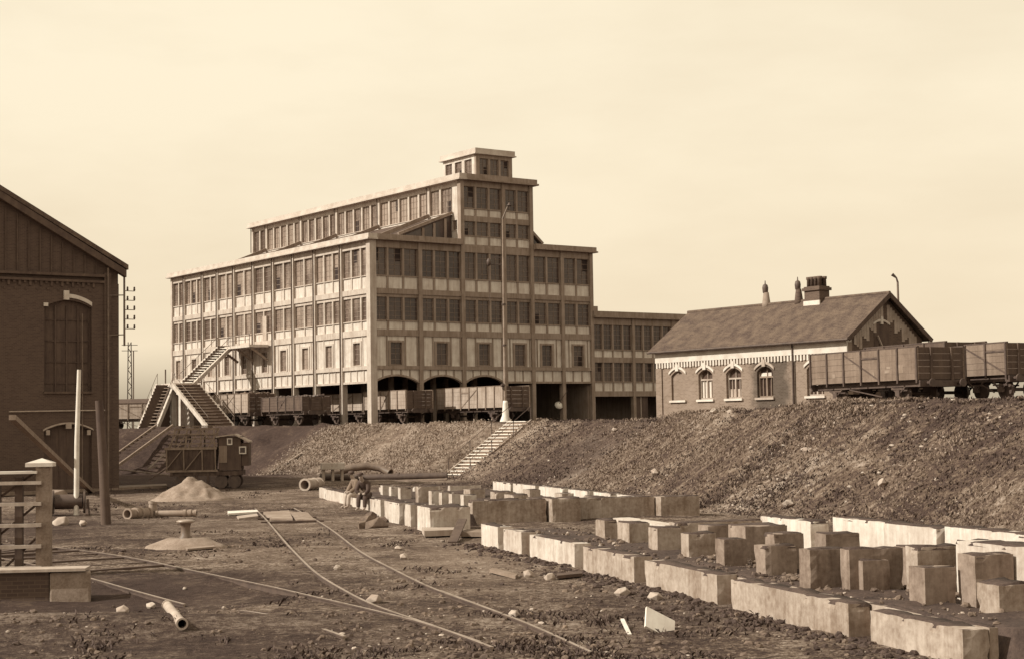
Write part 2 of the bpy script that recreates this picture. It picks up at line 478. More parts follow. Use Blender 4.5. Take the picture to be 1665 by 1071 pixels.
# ------------------------------------------------------------------ loose cover: stones and weeds
def rock_mesh(mb, c, r, sq=.7, sub=1):
    phi = (1 + 5 ** .5) / 2
    base = [(-1, phi, 0), (1, phi, 0), (-1, -phi, 0), (1, -phi, 0), (0, -1, phi), (0, 1, phi), (0, -1, -phi), (0, 1, -phi), (phi, 0, -1), (phi, 0, 1), (-phi, 0, -1), (-phi, 0, 1)]
    tri = [(0, 11, 5), (0, 5, 1), (0, 1, 7), (0, 7, 10), (0, 10, 11), (1, 5, 9), (5, 11, 4), (11, 10, 2), (10, 7, 6), (7, 1, 8), (3, 9, 4), (3, 4, 2), (3, 2, 6), (3, 6, 8), (3, 8, 9), (4, 9, 5), (2, 4, 11), (6, 2, 10), (8, 6, 7), (9, 8, 1)]
    a = random.uniform(0, 6.28); ca, sa = math.cos(a), math.sin(a)
    sx_, sy_ = random.uniform(.7, 1.3), random.uniform(.6, 1.1)
    vs = []
    for p in base:
        k = r / 1.9 * random.uniform(.75, 1.2)
        x, y, z = p[0] * k * sx_, p[1] * k * sy_, p[2] * k * sq
        vs.append((c[0] + x * ca - y * sa, c[1] + x * sa + y * ca, c[2] + z))
    mb.add(vs, tri)
def scatter(n, gen, rmin, rmax, mname, oname, sink=.25):
    mb = MB(); k = 0; tries = 0
    while k < n and tries < n * 20:
        tries += 1
        p = gen()
        if p is None: continue
        x, y = p; z, d, par = terrain(x, y)
        r = rmin + (rmax - rmin) * random.random() ** 3
        rock_mesh(mb, (x, y, z + r * sink), r); k += 1
    o = mb.build(oname, mname); o['kind'] = 'stuff'; return o
def in_view(x, y, m=1.05):
    return y > 22 and abs(x / y) < .33 * m
UA = Vector((-0.985, 47.04, 0)); U1 = Vector((.28511, -.95849, 0)); U2 = Vector((.95849, .28511, 0))
def AB(a, b, z=0.0):
    p = UA + U1 * a + U2 * b; return Vector((p.x, p.y, z))
def inv_ab(x, y):
    q = Vector((x, y, 0)) - UA; return q.dot(U1), q.dot(U2)
def in_found(x, y, m=0.0):
    a, b = inv_ab(x, y)
    return (-1 < a < 30 and -m < b < 7.4 + m) or (-36 < a < -5.5 and -m < b < 11 + m)
def g_yard():
    y = 23 + 75 * random.random() ** 1.6; x = random.uniform(-.34, .34) * y
    if in_found(x, y) or foot_dist(x, y)[0] > -.3: return None
    if .8 * fbm(x, y, .33) + .8 * fbm(x + 50, y, .11) + random.uniform(-.25, .3) < .12: return None
    return x, y
def g_slope():
    i = random.uniform(1.0, 6.05); k = int(i); t = i - k
    ax, ay = FOOT[k]; bx, by = FOOT[k + 1]
    dx, dy = bx - ax, by - ay; L = math.hypot(dx, dy)
    d = random.uniform(-.8, 6.2)
    x, y = ax + dx * t - (dy / L) * -d * -1, ay + dy * t + (dx / L) * -d
    x = ax + dx * t + (dy / L) * d; y = ay + dy * t - (dx / L) * d
    if foot_dist(x, y)[0] < -1 or in_found(x, y): return None
    if not in_view(x, y): return None
    if abs((Vector((x, y, 0)) - ST0).dot(Vector((STD.y, -STD.x, 0)))) < 1.4 and y > 104: return None
    return x, y
def g_rim():
    a = random.uniform(-1, 27); b = -abs(random.gauss(0, .55)) - .05
    p = AB(a, b); return p.x, p.y
scatter(5200, g_yard, .015, .085, 'rubble_stone', 'yard_rubble', .05)
def g_rub():
    for _ in range(30):
        p = g_slope()
        if p and (fbm(p[0] + 3, p[1], .3) + (65 - p[1]) * .012 > random.uniform(-.35, .45)): return p
scatter(5200, g_rub, .025, .12, 'rubble_stone', 'slope_rubble', .0)
scatter(420, g_rub, .03, .12, 'pale_stone', 'slope_pale_stones', .1)
scatter(420, g_yard, .015, .055, 'pale_stone', 'yard_pale_chips', .1)
scatter(1500, g_rim, .02, .10, 'soil_cap', 'spoil_clods', .1)

def tufts(n, gen, h0, h1, mname, oname, spread=.18):
    mb = MB(); k = 0; tries = 0
    while k < n and tries < n * 20:
        tries += 1
        p = gen()
        if p is None: continue
        z = tz(*p); k += 1
        for _ in range(random.randint(4, 7)):
            a = random.uniform(0, 6.28); h = random.uniform(h0, h1); l = random.uniform(.5, 1.8) * h
            w_ = random.uniform(.010, .022) * (1 + p[1] / 90)
            bx, by = p[0] + random.gauss(0, spread), p[1] + random.gauss(0, spread)
            dx, dy = math.cos(a), math.sin(a)
            mb.add([(bx - dy * w_, by + dx * w_, z - .03), (bx + dy * w_, by - dx * w_, z - .03),
                    (bx + dx * l * .5 + dy * w_ * .7, by + dy * l * .5 - dx * w_ * .7, z + h * .7), (bx + dx * l, by + dy * l, z + h * .95)], [(0, 1, 2, 3)])
    o = mb.build(oname, mname); o['kind'] = 'stuff'; return o
def g_slope_p(): 
    p = g_slope()
    return p if p and streak(*p) + 1.1 * fbm(p[0], p[1], .13) > random.uniform(0, .35) else None
def g_slope_d():
    p = g_slope()
    return p if p and streak(*p) + 1.1 * fbm(p[0], p[1], .13) < random.uniform(-.3, .05) else None
def g_left():
    i = random.uniform(6.0, 8.6); k = int(i); t = i - k
    ax, ay = FOOT[k]; bx, by = FOOT[k + 1]
    dx, dy = bx - ax, by - ay; L = math.hypot(dx, dy); d = random.uniform(-.5, 6.0)
    q = (ax + dx * t + (dy / L) * d, ay + dy * t - (dx / L) * d)
    return q if streak(*q) > random.uniform(-.4, .3) else None
def g_yardweed():
    p = g_yard()
    return p if p and fbm(p[0] + 40, p[1], .25) > .15 else None
tufts(4200, g_slope_p, .03, .085, 'weed_pale', 'pale_weeds', .35)
tufts(4200, g_slope_d, .03, .09, 'weed_dark', 'dark_weeds', .35)
tufts(3000, g_left, .04, .12, 'dry_grass', 'dry_grass', .3)
tufts(900, g_yardweed, .03, .10, 'weed_dark', 'yard_weeds', .1)

# ------------------------------------------------------------------ windows and facade helpers
class Face:
    """a wall plane in a building's own axes: along(a) and outward(d)"""
    def __init__(s, kind, off=0.0): s.k = kind; s.off = off
    def box(s, mb, a0, a1, z0, z1, d0, d1):
        if s.k == 'front': mb.box(a0, a1, s.off - d1, s.off - d0, z0, z1)       # outward is -y
        elif s.k == 'side': mb.box(s.off - d1, s.off - d0, a0, a1, z0, z1)      # outward is -x
        elif s.k == 'back': mb.box(a0, a1, s.off + d0, s.off + d1, z0, z1)
        else: mb.box(s.off + d0, s.off + d1, a0, a1, z0, z1)                   # far side, +x
    def pt(s, a, z, d):
        return {'front': (a, s.off - d, z), 'side': (s.off - d, a, z), 'back': (a, s.off + d, z), 'far': (s.off + d, a, z)}[s.k]

def window(parent, fc, a0, a1, z0, z1, nl, mull=.2, cols=2, rows=4, frame_m='concrete_frame', pane_m='pane_light', bar_m='glazing_iron', depth=.16, broken=None):
    """a bay window of nl lights between concrete mullions"""
    mw = MB(); pn = MB(); br = MB()
    W_ = a1 - a0; lw = (W_ - mull * (nl - 1)) / nl
    fc.box(mw, a0, a1, z0 - .07, z0, -depth, .05)                         # sill
    for i in range(nl):
        b0 = a0 + i * (lw + mull); b1 = b0 + lw
        if i: fc.box(mw, b0 - mull, b0, z0, z1, -depth, .03)
        fc.box(pn, b0, b1, z0, z1, -depth - .03, -depth)
        t = .028
        fc.box(br, b0, b0 + .05, z0, z1, -depth, -depth + .05); fc.box(br, b1 - .05, b1, z0, z1, -depth, -depth + .05)
        fc.box(br, b0 + .05, b1 - .05, z0, z0 + .05, -depth, -depth + .047); fc.box(br, b0 + .05, b1 - .05, z1 - .05, z1, -depth, -depth + .047)
        for c in range(1, cols):
            x = b0 + lw * c / cols
            fc.box(br, x - t / 2, x + t / 2, z0 + .05, z1 - .05, -depth, -depth + .035)
        for r in range(1, rows):
            z = z0 + (z1 - z0) * r / rows
            fc.box(br, b0 + .05, b1 - .05, z - t / 2, z + t / 2, -depth, -depth + .03)
    o = mw.build('window', frame_m, parent)
    rw = random.Random(int(a0 * 97 + z0 * 131 + fc.off * 17))
    for i in range(nl):     # dark sheets paint the room's shade in a few open lights
        if rw.random() < .16 and z1 - z0 > 1.2:
            b0 = a0 + i * (lw + mull); h0 = rw.choice((0, .5)); hf = (z1 - z0) * .45; zz = z0 + .06 + (z1 - z0) * h0
            c0 = b0 + .06 + rw.choice((0, .5)) * (lw - .1); op = MB()
            fc.box(op, c0, c0 + lw * .42, zz, zz + hf, -depth - .02, -depth + .012); op.build('open_pane_shade', 'room_shade', o)
    pn.build('pane', pane_m, o); br.build('glazing_bar', bar_m, o)
    return o

# ------------------------------------------------------------------ the coal washing plant
B = empty('coal_washery', (-12.0145, 139.0, ZP), TH,
          'tall pale concrete factory with rows of windows, stepped tower and open arched ground floor', 'factory')
WX, WY = 24.05, 40.67
ly = [0.0, 4.94, 9.76, 13.84, 17.79, 21.86, 26.01, 29.73, 33.21, 37.60, 40.67]   # posts of the long side
llights = [3, 3, 2, 2, 2, 2, 2, 2, 3, 2]
fx = [0.0, 4.95, 9.46, 14.0, 17.13, 20.6, WX]
flights = [3, 3, 3, 2, 2, 2]
Zl, Zp0, Zb3, Zw3, Zb2, Zs2, Zw2, Zt2, Zb1, Zs1, Zw1, Zt1, Zc, Zct = 3.56, 3.74, 4.8, 5.12, 7.62, 8.16, 8.95, 10.95, 11.22, 11.68, 12.80, 15.2, 15.80, 16.32
LF = Face('side', 0.0); FF = Face('front', 0.0)
def storeys(fc, posts, lights, pan_m, frame_m, pane_m, bar_m, arches=0):
    """every bay: its floor beams, the panel wall of each storey (with raised studs) and its windows"""
    mats = (pan_m, frame_m)
    for i, (p, q, n) in enumerate(zip(posts, posts[1:], lights)):
        a0, a1 = p + .19, q - .19
        m = .2; lw = (a1 - a0 - m * (n - 1)) / n
        for z0, z1, d in ((Zl, Zp0, .10), (Zb3 - .07, Zw3 - .07, .12), (Zb2, Zs2, .10), (Zb1, Zs1, .10), (Zt1, Zc, .06)):
            if z0 == Zl and i < arches: continue
            o = MB(); fc.box(o, a0, a1, z0, z1, -.30, d); o.build('floor_beam', frame_m, B)
        w_ = MB()      # low panels over the ground-floor opening
        if i >= arches:
            fc.box(w_, a0, a1, Zp0, Zb3 - .07, -.30, -.04); w_.mi = 1
            nn = 4 if n == 3 else 3
            for k in range(1, nn):
                x = a0 + (a1 - a0) * k / nn; fc.box(w_, x - .06, x + .06, Zp0, Zb3 - .07, -.05, .02)
        else:   # segmental arch
            cx = (a0 + a1) / 2; hw = (a1 - a0) / 2; zs, zc = Zl - .02, Zl + .60
            R_ = (hw * hw + (zc - zs) ** 2) / (2 * (zc - zs)); cz = zc - R_
            arc = []
            for k in range(15):
                x = a0 + (a1 - a0) * k / 14
                arc.append((x, cz + math.sqrt(max(0, R_ * R_ - (x - cx) ** 2))))
            w_.poly(arc + [(a1, Zb3 - .07), (a0, Zb3 - .07)], lambda a, b, d: fc.pt(a, b, d), -.30, -.03); w_.mi = 1
            w_.poly(arc + [(x, z + .16) for x, z in reversed(arc)], lambda a, b, d: fc.pt(a, b, d), -.04, .07)
            for k in range(1, 5):
                x = a0 + (a1 - a0) * k / 5
                fc.box(w_, x - .05, x + .05, cz + math.sqrt(R_ * R_ - (x - cx) ** 2) + .15, Zb3 - .07, -.04, .03)
        w_.build('wall_panel', mats, B)
        # storey with a single window between plain panels
        ww = min(1.15, lw * 1.05); cx = (a0 + a1) / 2 + (0 if n != 2 else (.12 if i % 2 else -.1))
        wz0, wz1 = Zw3 + .02, Zw3 + 1.95
        w_ = MB(); zlo = Zw3 - .07
        fc.box(w_, a0, cx - ww / 2 - .22, zlo, Zb2, -.30, -.03); fc.box(w_, cx + ww / 2 + .22, a1, zlo, Zb2, -.30, -.03)
        fc.box(w_, cx - ww / 2 - .22, cx + ww / 2 + .22, wz1 + .16, Zb2, -.30, -.031); fc.box(w_, cx - ww / 2 - .22, cx + ww / 2 + .22, zlo, wz0 - .07, -.30, -.031)
        w_.mi = 1
        for sx_ in (-1, 1):
            x = cx + sx_ * (ww / 2 + .11); fc.box(w_, x - .11, x + .11, wz0 - .07, wz1 + .16, -.20, .04)
            if n == 2: fc.box(w_, x + sx_ * .42 - .05, x + sx_ * .42 + .05, zlo, Zb2, -.04, .015)
        fc.box(w_, cx - ww / 2, cx + ww / 2, wz1, wz1 + .16, -.2, .038)
        if n == 3:
            for x in (a0 + .12, a1 - .12, cx - ww / 2 - .36, cx + ww / 2 + .36): fc.box(w_, x - .07, x + .07, zlo, Zb2, -.04, .02)
        w_.build('wall_panel', mats, B)
        window(B, fc, cx - ww / 2, cx + ww / 2, wz0, wz1, 1, cols=2, rows=4, frame_m=frame_m, pane_m=pane_m, bar_m=bar_m)
        # two glazed storeys with sill panels
        for zs, zw, zt in ((Zs2, Zw2, Zt2), (Zs1, Zw1, Zt1)):
            w_ = MB()
            fc.box(w_, a0, a1, zs, zw - .07, -.30, -.06); w_.mi = 1
            for k in range(n + 1):
                x = a0 + k * (lw + m) - m / 2
                x0, x1 = max(a0, x - m / 2 - (.05 if k in (0, n) else 0)), min(a1, x + m / 2 + (.05 if k in (0, n) else 0))
                if x1 > x0: fc.box(w_, x0, x1, zs, zw - .07, -.07, .01)
            w_.build('wall_panel', mats, B)
            if zs == Zs2:
                o = MB(); fc.box(o, a0, a1, zt, Zb1, -.30, -.02); o.build('lintel', frame_m, B)
            window(B, fc, a0, a1, zw, zt, n, m, cols=2, rows=5, frame_m=frame_m, pane_m=pane_m, bar_m=bar_m)
storeys(LF, ly, llights, 'concrete_panel', 'concrete_frame', 'pane_light', 'glazing_pale')
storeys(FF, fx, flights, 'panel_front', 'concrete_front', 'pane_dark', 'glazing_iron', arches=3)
for i, y in enumerate(ly):
    if i == 0: continue
    y1 = y if i < 10 else y
    MB().box(-.17, .35, y - .19, y + .19, -.6, Zc).build('column', 'concrete_frame', B)
    if 0 < i < 10:
        MB().tube([(-.23, y + .05, .3), (-.23, y + .05, Zc)], .055, 8).build('rain_pipe', 'iron_mid', B)
for i, x in enumerate(fx):
    top = Zc if i not in (2, 3, 4) else 21.65
    if i == 0:
        MB().box(-.22, .42, -.22, .42, -.6, Zc).build('column', 'concrete_frame', B)
    else:
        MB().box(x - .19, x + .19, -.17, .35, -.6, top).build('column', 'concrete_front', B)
# closed far sides, upper floor slab and the dark rooms behind the glass
MB().box(WX - .3, WX + .02, .36, WY, -.6, Zc).build('rear_wall', 'concrete_front', B)
MB().box(.36, WX - .31, WY - .3, WY - .02, -.6, Zc).build('end_wall', 'concrete_front', B)
MB().box(.31, WX - .31, .31, WY - .31, Zl + .72, Zl + .95).build('floor_slab', 'inner_wall', B)
pt = MB()
for x in (9.46,): pt.box(x - .15, x + .15, 12.0, WY - .4, -.6, Zl + .72)
pt.box(.8, WX - .4, 19.0, 19.3, -.6, Zl + .70)
pt.build('partition', 'inner_wall', B)
co = MB()
for x in (4.95, 9.46, 14.0, 17.13, 20.6):
    for y in (4.94, 9.76): co.box(x - .19, x + .19, y - .19, y + .19, -.6, Zl + .72)
co.build('inner_columns', 'concrete_front', B)
MB().box(.5, WX - .5, .5, WY - .5, Zl + 1.0, Zc - .02).build('inner_core', 'inner_wall', B)
# cornice of the main block (broken by the tower)
cn = MB()
cn.box(-.62, .4, -.62, WY + .5, Zc, Zc + .14); cn.box(-.50, .4, -.50, WY + .4, Zc + .14, Zct)
cn.build('side_cornice', 'cornice_concrete', B)
for x0, x1 in ((.4, fx[2] - .2), (fx[4] + .2, WX + .5)):
    cn = MB(); cn.box(x0, x1, -.62, .4, Zc, Zc + .14); cn.box(x0, x1 - (.1 if x1 > 20 else 0), -.50, .4, Zc + .14, Zct)
    cn.build('front_cornice', 'concrete_front', B)
MB().box(.4, WX, .4, WY + .4, Zc + .1, Zc + .3).build('flat_roof', 'roof_felt', B)
# lean-to roofs rising to the raised nave
NX0, NX1 = fx[2], fx[4]
def leanto(x0, z0, x1, z1, y0, y1, name):
    m = MB()
    m.add([(x0, y0, z0), (x1, y0, z1), (x1, y1, z1), (x0, y1, z0), (x0, y0, z0 - .15), (x1, y0, z1 - .15), (x1, y1, z1 - .15), (x0, y1, z0 - .15)],
          [(0, 1, 2, 3), (7, 6, 5, 4), (0, 4, 5, 1), (1, 5, 6, 2), (2, 6, 7, 3), (3, 7, 4, 0)])
    m.build(name, 'roof_felt', B)
leanto(3.5, Zct + .1, NX0 - .02, 18.72, 1.5, WY + .2, 'lean_to_roof')
leanto(WX - 4.4, Zct + .1, NX1 + .02, 18.5, 1.5, WY + .2, 'lean_to_roof')
for y in (5.23, 14.05, 22.24, 29.68, 37.4):
    MB().beam((NX0 - .1, y, 19.0), (3.7, y, 16.72), .2, .36).build('roof_rib', 'concrete_front', B)
MB().beam((NX0 - .05, 1.42, 18.88), (3.7, 1.42, 16.66), .2, .24).build('roof_rib', 'concrete_front', B)
MB().beam((NX1 + .05, 1.42, 18.66), (WX - 4.5, 1.42, 16.6), .2, .24).build('roof_rib', 'concrete_front', B)
# glazed triangular ends of the lean-tos
FG = Face('front', 1.55)
for sgn, xa, xb in ((1, 4.0, NX0 - .02), (-1, WX - 4.7, NX1 + .02)):
    tri = [(xa, Zct + .1), (xb, Zct + .1), (xb, 18.6 if sgn > 0 else 18.35)]
    m = MB(); m.poly(tri, lambda a, b, d: FG.pt(a, b, d), -.08, -.04); o = m.build('end_glazing', 'pane_dark', B)
    pm = MB()
    for k in (2, 3, 4):
        x = xa + (xb - xa) * k / 4.6
        zt_ = Zct + .1 + (18.66 - Zct - .1) * (x - xa) / (xb - xa)
        FG.box(pm, x - .12, x + .12, Zct - .02, zt_ - .05, -.04, .06)
    pm.build('mullion', 'concrete_front', o)
# raised nave: wall, long window strip, cornice, roof
NF = Face('side', NX0)
nav = MB()
posts_n = [1.55, 5.23, 14.05, 22.24, 29.68, 37.41, WY]
NF.box(nav, 1.5, WY, Zct - .2, 18.86, -.30, -.02); NF.box(nav, 1.5, WY, 21.22, 21.7, -.30, -.02)
NF.box(nav, 0.2, .72, Zct - .2, 21.65, -.30, -.01)
NF.box(nav, .72, 1.5, Zct - .2, 17.2, -.30, -.02); NF.box(nav, .72, 1.5, 18.16, 21.7, -.30, -.02)
nav.build('nave_wall', 'concrete_panel', B)
window(B, NF, .74, 1.48, 17.28, 18.14, 1, cols=2, rows=2)
nls = [2, 5, 5, 5, 5, 2]
for (p, q, n) in zip(posts_n, posts_n[1:], nls):
    window(B, NF, p + .18, q - .18, 18.95, 21.2, n, .26, cols=3, rows=4)
for p in posts_n[1:]:
    m = MB(); NF.box(m, p - .17, p + .17, 17.6, 21.65, -.3, .10); m.build('nave_post', 'concrete_frame', B)
    m = MB(); m.tube([(NX0 - .16, p + .23, 19.0), (NX0 - .16, p + .23, 21.65)], .05, 8); m.build('rain_pipe', 'iron_mid', B)
MB().box(NX1 - .3, NX1, .36, WY, Zct - .2, 21.64).build('nave_far_wall', 'concrete_front', B)
MB().box(NX0 + .31, NX1 - .31, WY - .3, WY - .01, Zct - .2, 21.64).build('nave_end_wall', 'concrete_front', B)
MB().box(NX0 + .45, NX1 - .45, .5, WY - .5, Zct, 21.6).build('nave_core', 'inner_wall', B)
cn = MB(); cn.box(NX0 - .6, NX0 + .3, -.6, WY + .5, 21.66, 21.82); cn.box(NX0 - .48, NX0 + .3, -.48, WY + .4, 21.82, 22.22); cn.build('nave_cornice', 'cornice_concrete', B)
cn = MB(); cn.box(NX0 + .3, NX1 + .6, -.6, .4, 21.66, 21.82); cn.box(NX0 + .3, NX1 + .48, -.48, .4, 21.82, 22.22); cn.build('tower_cornice', 'concrete_front', B)
cn = MB(); cn.box(NX1 - .3, NX1 + .6, .4, WY + .5, 21.66, 21.82); cn.box(NX1 - .3, NX1 + .48, .4, WY + .4, 21.82, 22.22); cn.build('nave_cornice', 'concrete_front', B)
MB().box(NX0 + .3, NX1 - .3, .4, WY + .4, 21.7, 22.1).build('nave_roof', 'roof_felt', B)
# tower front
for p, q, n in zip(fx[2:5], fx[3:5], flights[2:4]):
    a0, a1 = p + .19, q - .19; tw, tb = MB(), MB()
    FF.box(tb, a0, a1, Zc, Zc + .12, -.30, .04)
    FF.box(tw, a0, a1, Zc + .12, 16.65, -.30, -.05)
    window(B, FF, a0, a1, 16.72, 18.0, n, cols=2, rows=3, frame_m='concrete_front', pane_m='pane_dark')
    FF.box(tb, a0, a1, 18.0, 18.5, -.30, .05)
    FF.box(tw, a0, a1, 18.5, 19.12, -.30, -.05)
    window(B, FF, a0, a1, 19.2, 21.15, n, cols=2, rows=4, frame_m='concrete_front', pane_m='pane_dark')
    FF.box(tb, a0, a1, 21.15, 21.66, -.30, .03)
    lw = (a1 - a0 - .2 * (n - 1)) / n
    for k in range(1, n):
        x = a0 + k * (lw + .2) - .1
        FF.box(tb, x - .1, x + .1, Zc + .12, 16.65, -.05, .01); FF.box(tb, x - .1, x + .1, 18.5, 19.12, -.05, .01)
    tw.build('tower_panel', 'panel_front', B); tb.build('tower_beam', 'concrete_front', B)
# penthouse on the tower
PX0, PX1, PY0, PY1, PZ, PT = 13.0, 17.1, 2.7, 8.2, 22.1, 25.25
PF, PS, PR = Face('front', PY0), Face('side', PX0), Face('far', PX1)
pw, ps_ = MB(), MB()
PF.box(pw, PX0, PX1, PZ, 22.75, -.25, 0); PF.box(pw, PX0, PX1, 24.35, 24.7, -.25, 0)
for a0, a1 in ((PX0, PX0 + .4), (PX1 - .4, PX1)): PF.box(pw, a0, a1, 22.75, 24.35, -.25, 0)
PS.box(ps_, PY0 + .26, PY1, PZ, 22.7, -.25, 0); PS.box(ps_, PY0 + .26, PY1, 24.35, 24.7, -.25, 0)
for a0, a1 in ((PY0 + .26, PY0 + .7), (PY1 - .4, PY1)): PS.box(ps_, a0, a1, 22.7, 24.35, -.25, 0)
pw.build('penthouse_front', 'concrete_front', B); ps_.build('penthouse_side', 'concrete_panel', B)
window(B, PF, PX0 + .4, PX1 - .4, 22.84, 24.33, 3, .22, cols=2, rows=3, frame_m='concrete_front', pane_m='pane_dark')
window(B, PS, PY0 + .7, PY1 - .4, 22.79, 24.33, 3, .45, cols=2, rows=3, frame_m='concrete_panel')
m = MB(); m.box(PX1 - .25, PX1, PY0 + .26, PY1, PZ, 24.7); m.box(PX0 + .26, PX1 - .26, PY1 - .25, PY1 - .01, PZ, 24.7); m.build('penthouse_back', 'concrete_front', B)
MB().box(PX0 + .3, PX1 - .3, PY0 + .3, PY1 - .3, PZ, 24.6).build('penthouse_core', 'inner_wall', B)
cn = MB(); cn.box(PX0 - .3, PX1 + .3, PY0 - .3, PY1 + .3, 24.7, 24.8); cn.box(PX0 - .2, PX1 + .2, PY0 - .2, PY1 + .2, 24.8, PT); cn.build('penthouse_parapet', 'cornice_concrete', B)
# door and platform high on the long side
dr = MB(); LF.box(dr, 19.2, 20.0, Zb2 + .56, Zb2 + 2.85, -.2, .07); dr.build('door', 'pale_wood', B)
pf = MB(); pf.box(-2.2, -.18, 18.6, 25.4, Zb2 - .12, Zb2 + .12); pf.build('door_platform', 'concrete_panel', B)
pb = MB()
for y in (18.9, 21.8, 25.0): pb.beam((-.2, y, Zb2 - 1.3), (-1.9, y, Zb2 - .16), .18, .2)
pb.build('platform_bracket', 'concrete_front', B)
pr = MB()
for y in (18.7, 20.9, 23.1): pr.tube([(-2.1, y, Zb2 + .12), (-2.1, y, Zb2 + 1.1)], .03, 6)
pr.tube([(-2.1, 18.7, Zb2 + 1.1), (-2.1, 23.1, Zb2 + 1.1)], .03, 6); pr.tube([(-2.1, 18.7, Zb2 + .6), (-2.1, 23.1, Zb2 + .6)], .025, 6)
pr.build('platform_railing', 'iron_dark', B)

# ------------------------------------------------------------------ lower wing between the factory and the brick house
A = empty('factory_wing', tuple(Vector((-12.0145, 139.0, ZP)) + RDIR * (WX + .06)), TH,
          'low three storey concrete wing between the factory and the brick house roof', 'building')
AX = 15.0; az_t = 10.35
AF = Face('front', 0.0)
apx = [0, 5.0, 10.0, AX]
for p, q in zip(apx, apx[1:]):
    aw, ab_ = MB(), MB()
    a0, a1 = p + .16, q - .16
    AF.box(ab_, a0, a1, 2.35, 2.85, -.3, .06); AF.box(aw, a0, a1, 2.85, 3.66, -.3, -.05)
    window(A, AF, a0, a1, 3.74, 5.55, 4, .18, cols=2, rows=4, frame_m='concrete_front', pane_m='pane_dark')
    AF.box(ab_, a0, a1, 5.55, 6.05, -.3, .06); AF.box(aw, a0, a1, 6.05, 6.68, -.3, -.05)
    window(A, AF, a0, a1, 6.76, 9.1, 4, .18, cols=2, rows=5, frame_m='concrete_front', pane_m='pane_dark')
    AF.box(ab_, a0, a1, 9.1, 9.75, -.3, .04)
    lw = (a1 - a0 - .54) / 4
    for k in range(1, 4):
        x = a0 + k * (lw + .18) - .09
        AF.box(ab_, x - .09, x + .09, 2.85, 3.66, -.05, .01); AF.box(ab_, x - .09, x + .09, 6.05, 6.68, -.05, .01)
    aw.build('wall_panel', 'panel_front', A); ab_.build('floor_beam', 'concrete_front', A)
for x in apx:
    MB().box(max(x - .16, .0), x + .16, -.14, .3, -.6, 9.75).build('column', 'concrete_front', A)
cn = MB(); cn.box(.02, AX + .3, -.5, 8, 9.75, 9.9); cn.box(.02, AX + .2, -.38, 8, 9.9, az_t); cn.build('cornice', 'concrete_front', A)
MB().box(.3, 1.0, .3, 1.0, az_t, az_t + .5).build('roof_stub', 'concrete_front', A)
m = MB(); m.box(0.02, AX, 7.7, 8, -.6, 9.74); m.box(AX - .3, AX, .3, 7.69, -.6, 9.74); m.build('rear_wall', 'concrete_front', A)
MB().box(.3, AX - .31, .5, 7.6, 2.6, 9.7).build('inner_core', 'inner_wall', A)
m = MB(); AF.box(m, 5.2, 6.9, -.4, 2.34, -.3, -.22); m.build('double_door', 'dark_wood', A)
m = MB(); AF.box(m, 5.95, 6.05, -.4, 2.3, -.22, -.16); m.build('door_post', 'pale_wood', A)

# ------------------------------------------------------------------ brick house on the bank
H = empty('brick_house', (18.54, 90.0, 3.75), TH, 'single storey brick house with tiled gable roof and white dentil frieze on the bank', 'house')
HW, HL, HE = 6.2, 16.1, 4.2   # width, length, eave height (local)
HS, HG = Face('side', 0.0), Face('front', 0.0)
hw = MB()
wins = [(14.1, 1.25), (11.6, 1.26), (9.12, 1.3), (6.5, 1.3), (2.5, 1.3)]
sill, spring, crown = 1.05, 2.55, 2.86
edges = []
zt0 = 3.95
cur = HL
for (c, ww) in wins:
    HS.box(hw, c + ww / 2, cur, -.6, zt0, -.35, 0); cur = c - ww / 2
    HS.box(hw, c - ww / 2, c + ww / 2, -.6, sill, -.35, 0)
    arc = [(c - ww / 2 + ww * k / 12, spring + (crown - spring) * math.sin(PI * k / 12) ** .8) for k in range(13)]
    hw.poly(arc + [(c + ww / 2, zt0), (c - ww / 2, zt0)], lambda a, b, d: HS.pt(a, b, d), -.35, 0)
HS.box(hw, 0, cur, -.6, zt0, -.35, 0)
hw.box(0.36, HW, HL - .35, HL - .003, -.6, zt0); hw.box(HW - .35, HW, .36, HL - .36, -.6, zt0)
hw.build('wall', 'house_brick', H)
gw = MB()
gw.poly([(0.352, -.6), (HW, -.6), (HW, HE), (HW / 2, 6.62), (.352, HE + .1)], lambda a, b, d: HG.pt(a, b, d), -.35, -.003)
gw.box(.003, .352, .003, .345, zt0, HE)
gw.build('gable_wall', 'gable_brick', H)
pg = MB()   # pale stepped brickwork along the rake
for s_ in (0, 1):
    for k in range(12):
        t0 = k / 12; 
        xa = .5 + (HW / 2 - .7) * t0; hz_ = HE + (6.62 - HE) * (xa / (HW / 2)) - .22
        wdt, hh = .24, .55 + .28 * ((k * 7) % 3)
        if s_: HG.box(pg, HW - xa - wdt, HW - xa, hz_ - hh, hz_, -.01, .035)
        else: HG.box(pg, xa, xa + wdt, hz_ - hh, hz_, -.01, .035)
pg.build('stepped_brickwork', 'gable_pale', H)
hm = MB()
arc = [(HW / 2 - .34 + .68 * (2 * k / 10 - 1), 4.95 + .22 * math.sin(PI * k / 10)) for k in range(11)]
hm.poly(arc + [(a, b + .12) for a, b in reversed(arc)], lambda a, b, d: HG.pt(a, b, d), 0, .07)
HG.box(hm, HW / 2 - .42, HW / 2 - .24, 4.98, 5.42, .0, .10); hm.build('gable_hood', 'white_paint', H)
m = MB(); HG.box(m, HW / 2 - .95, HW / 2 + .3, 3.0, 4.93, .0, .02); m.build('gable_shutter', 'dark_wood', H)
m = MB(); m.beam(HG.pt(HW / 2 - .75, 4.35, .1), HG.pt(HW / 2 - .1, 3.2, .1), .1, .06); m.build('leaning_board', 'pale_wood', H)
fr = MB(); HS.box(fr, -.02, HL + .02, 3.42, 3.95, .003, .10); HS.box(fr, -.02, HL + .02, 3.95, HE - .02, -.30, .14)
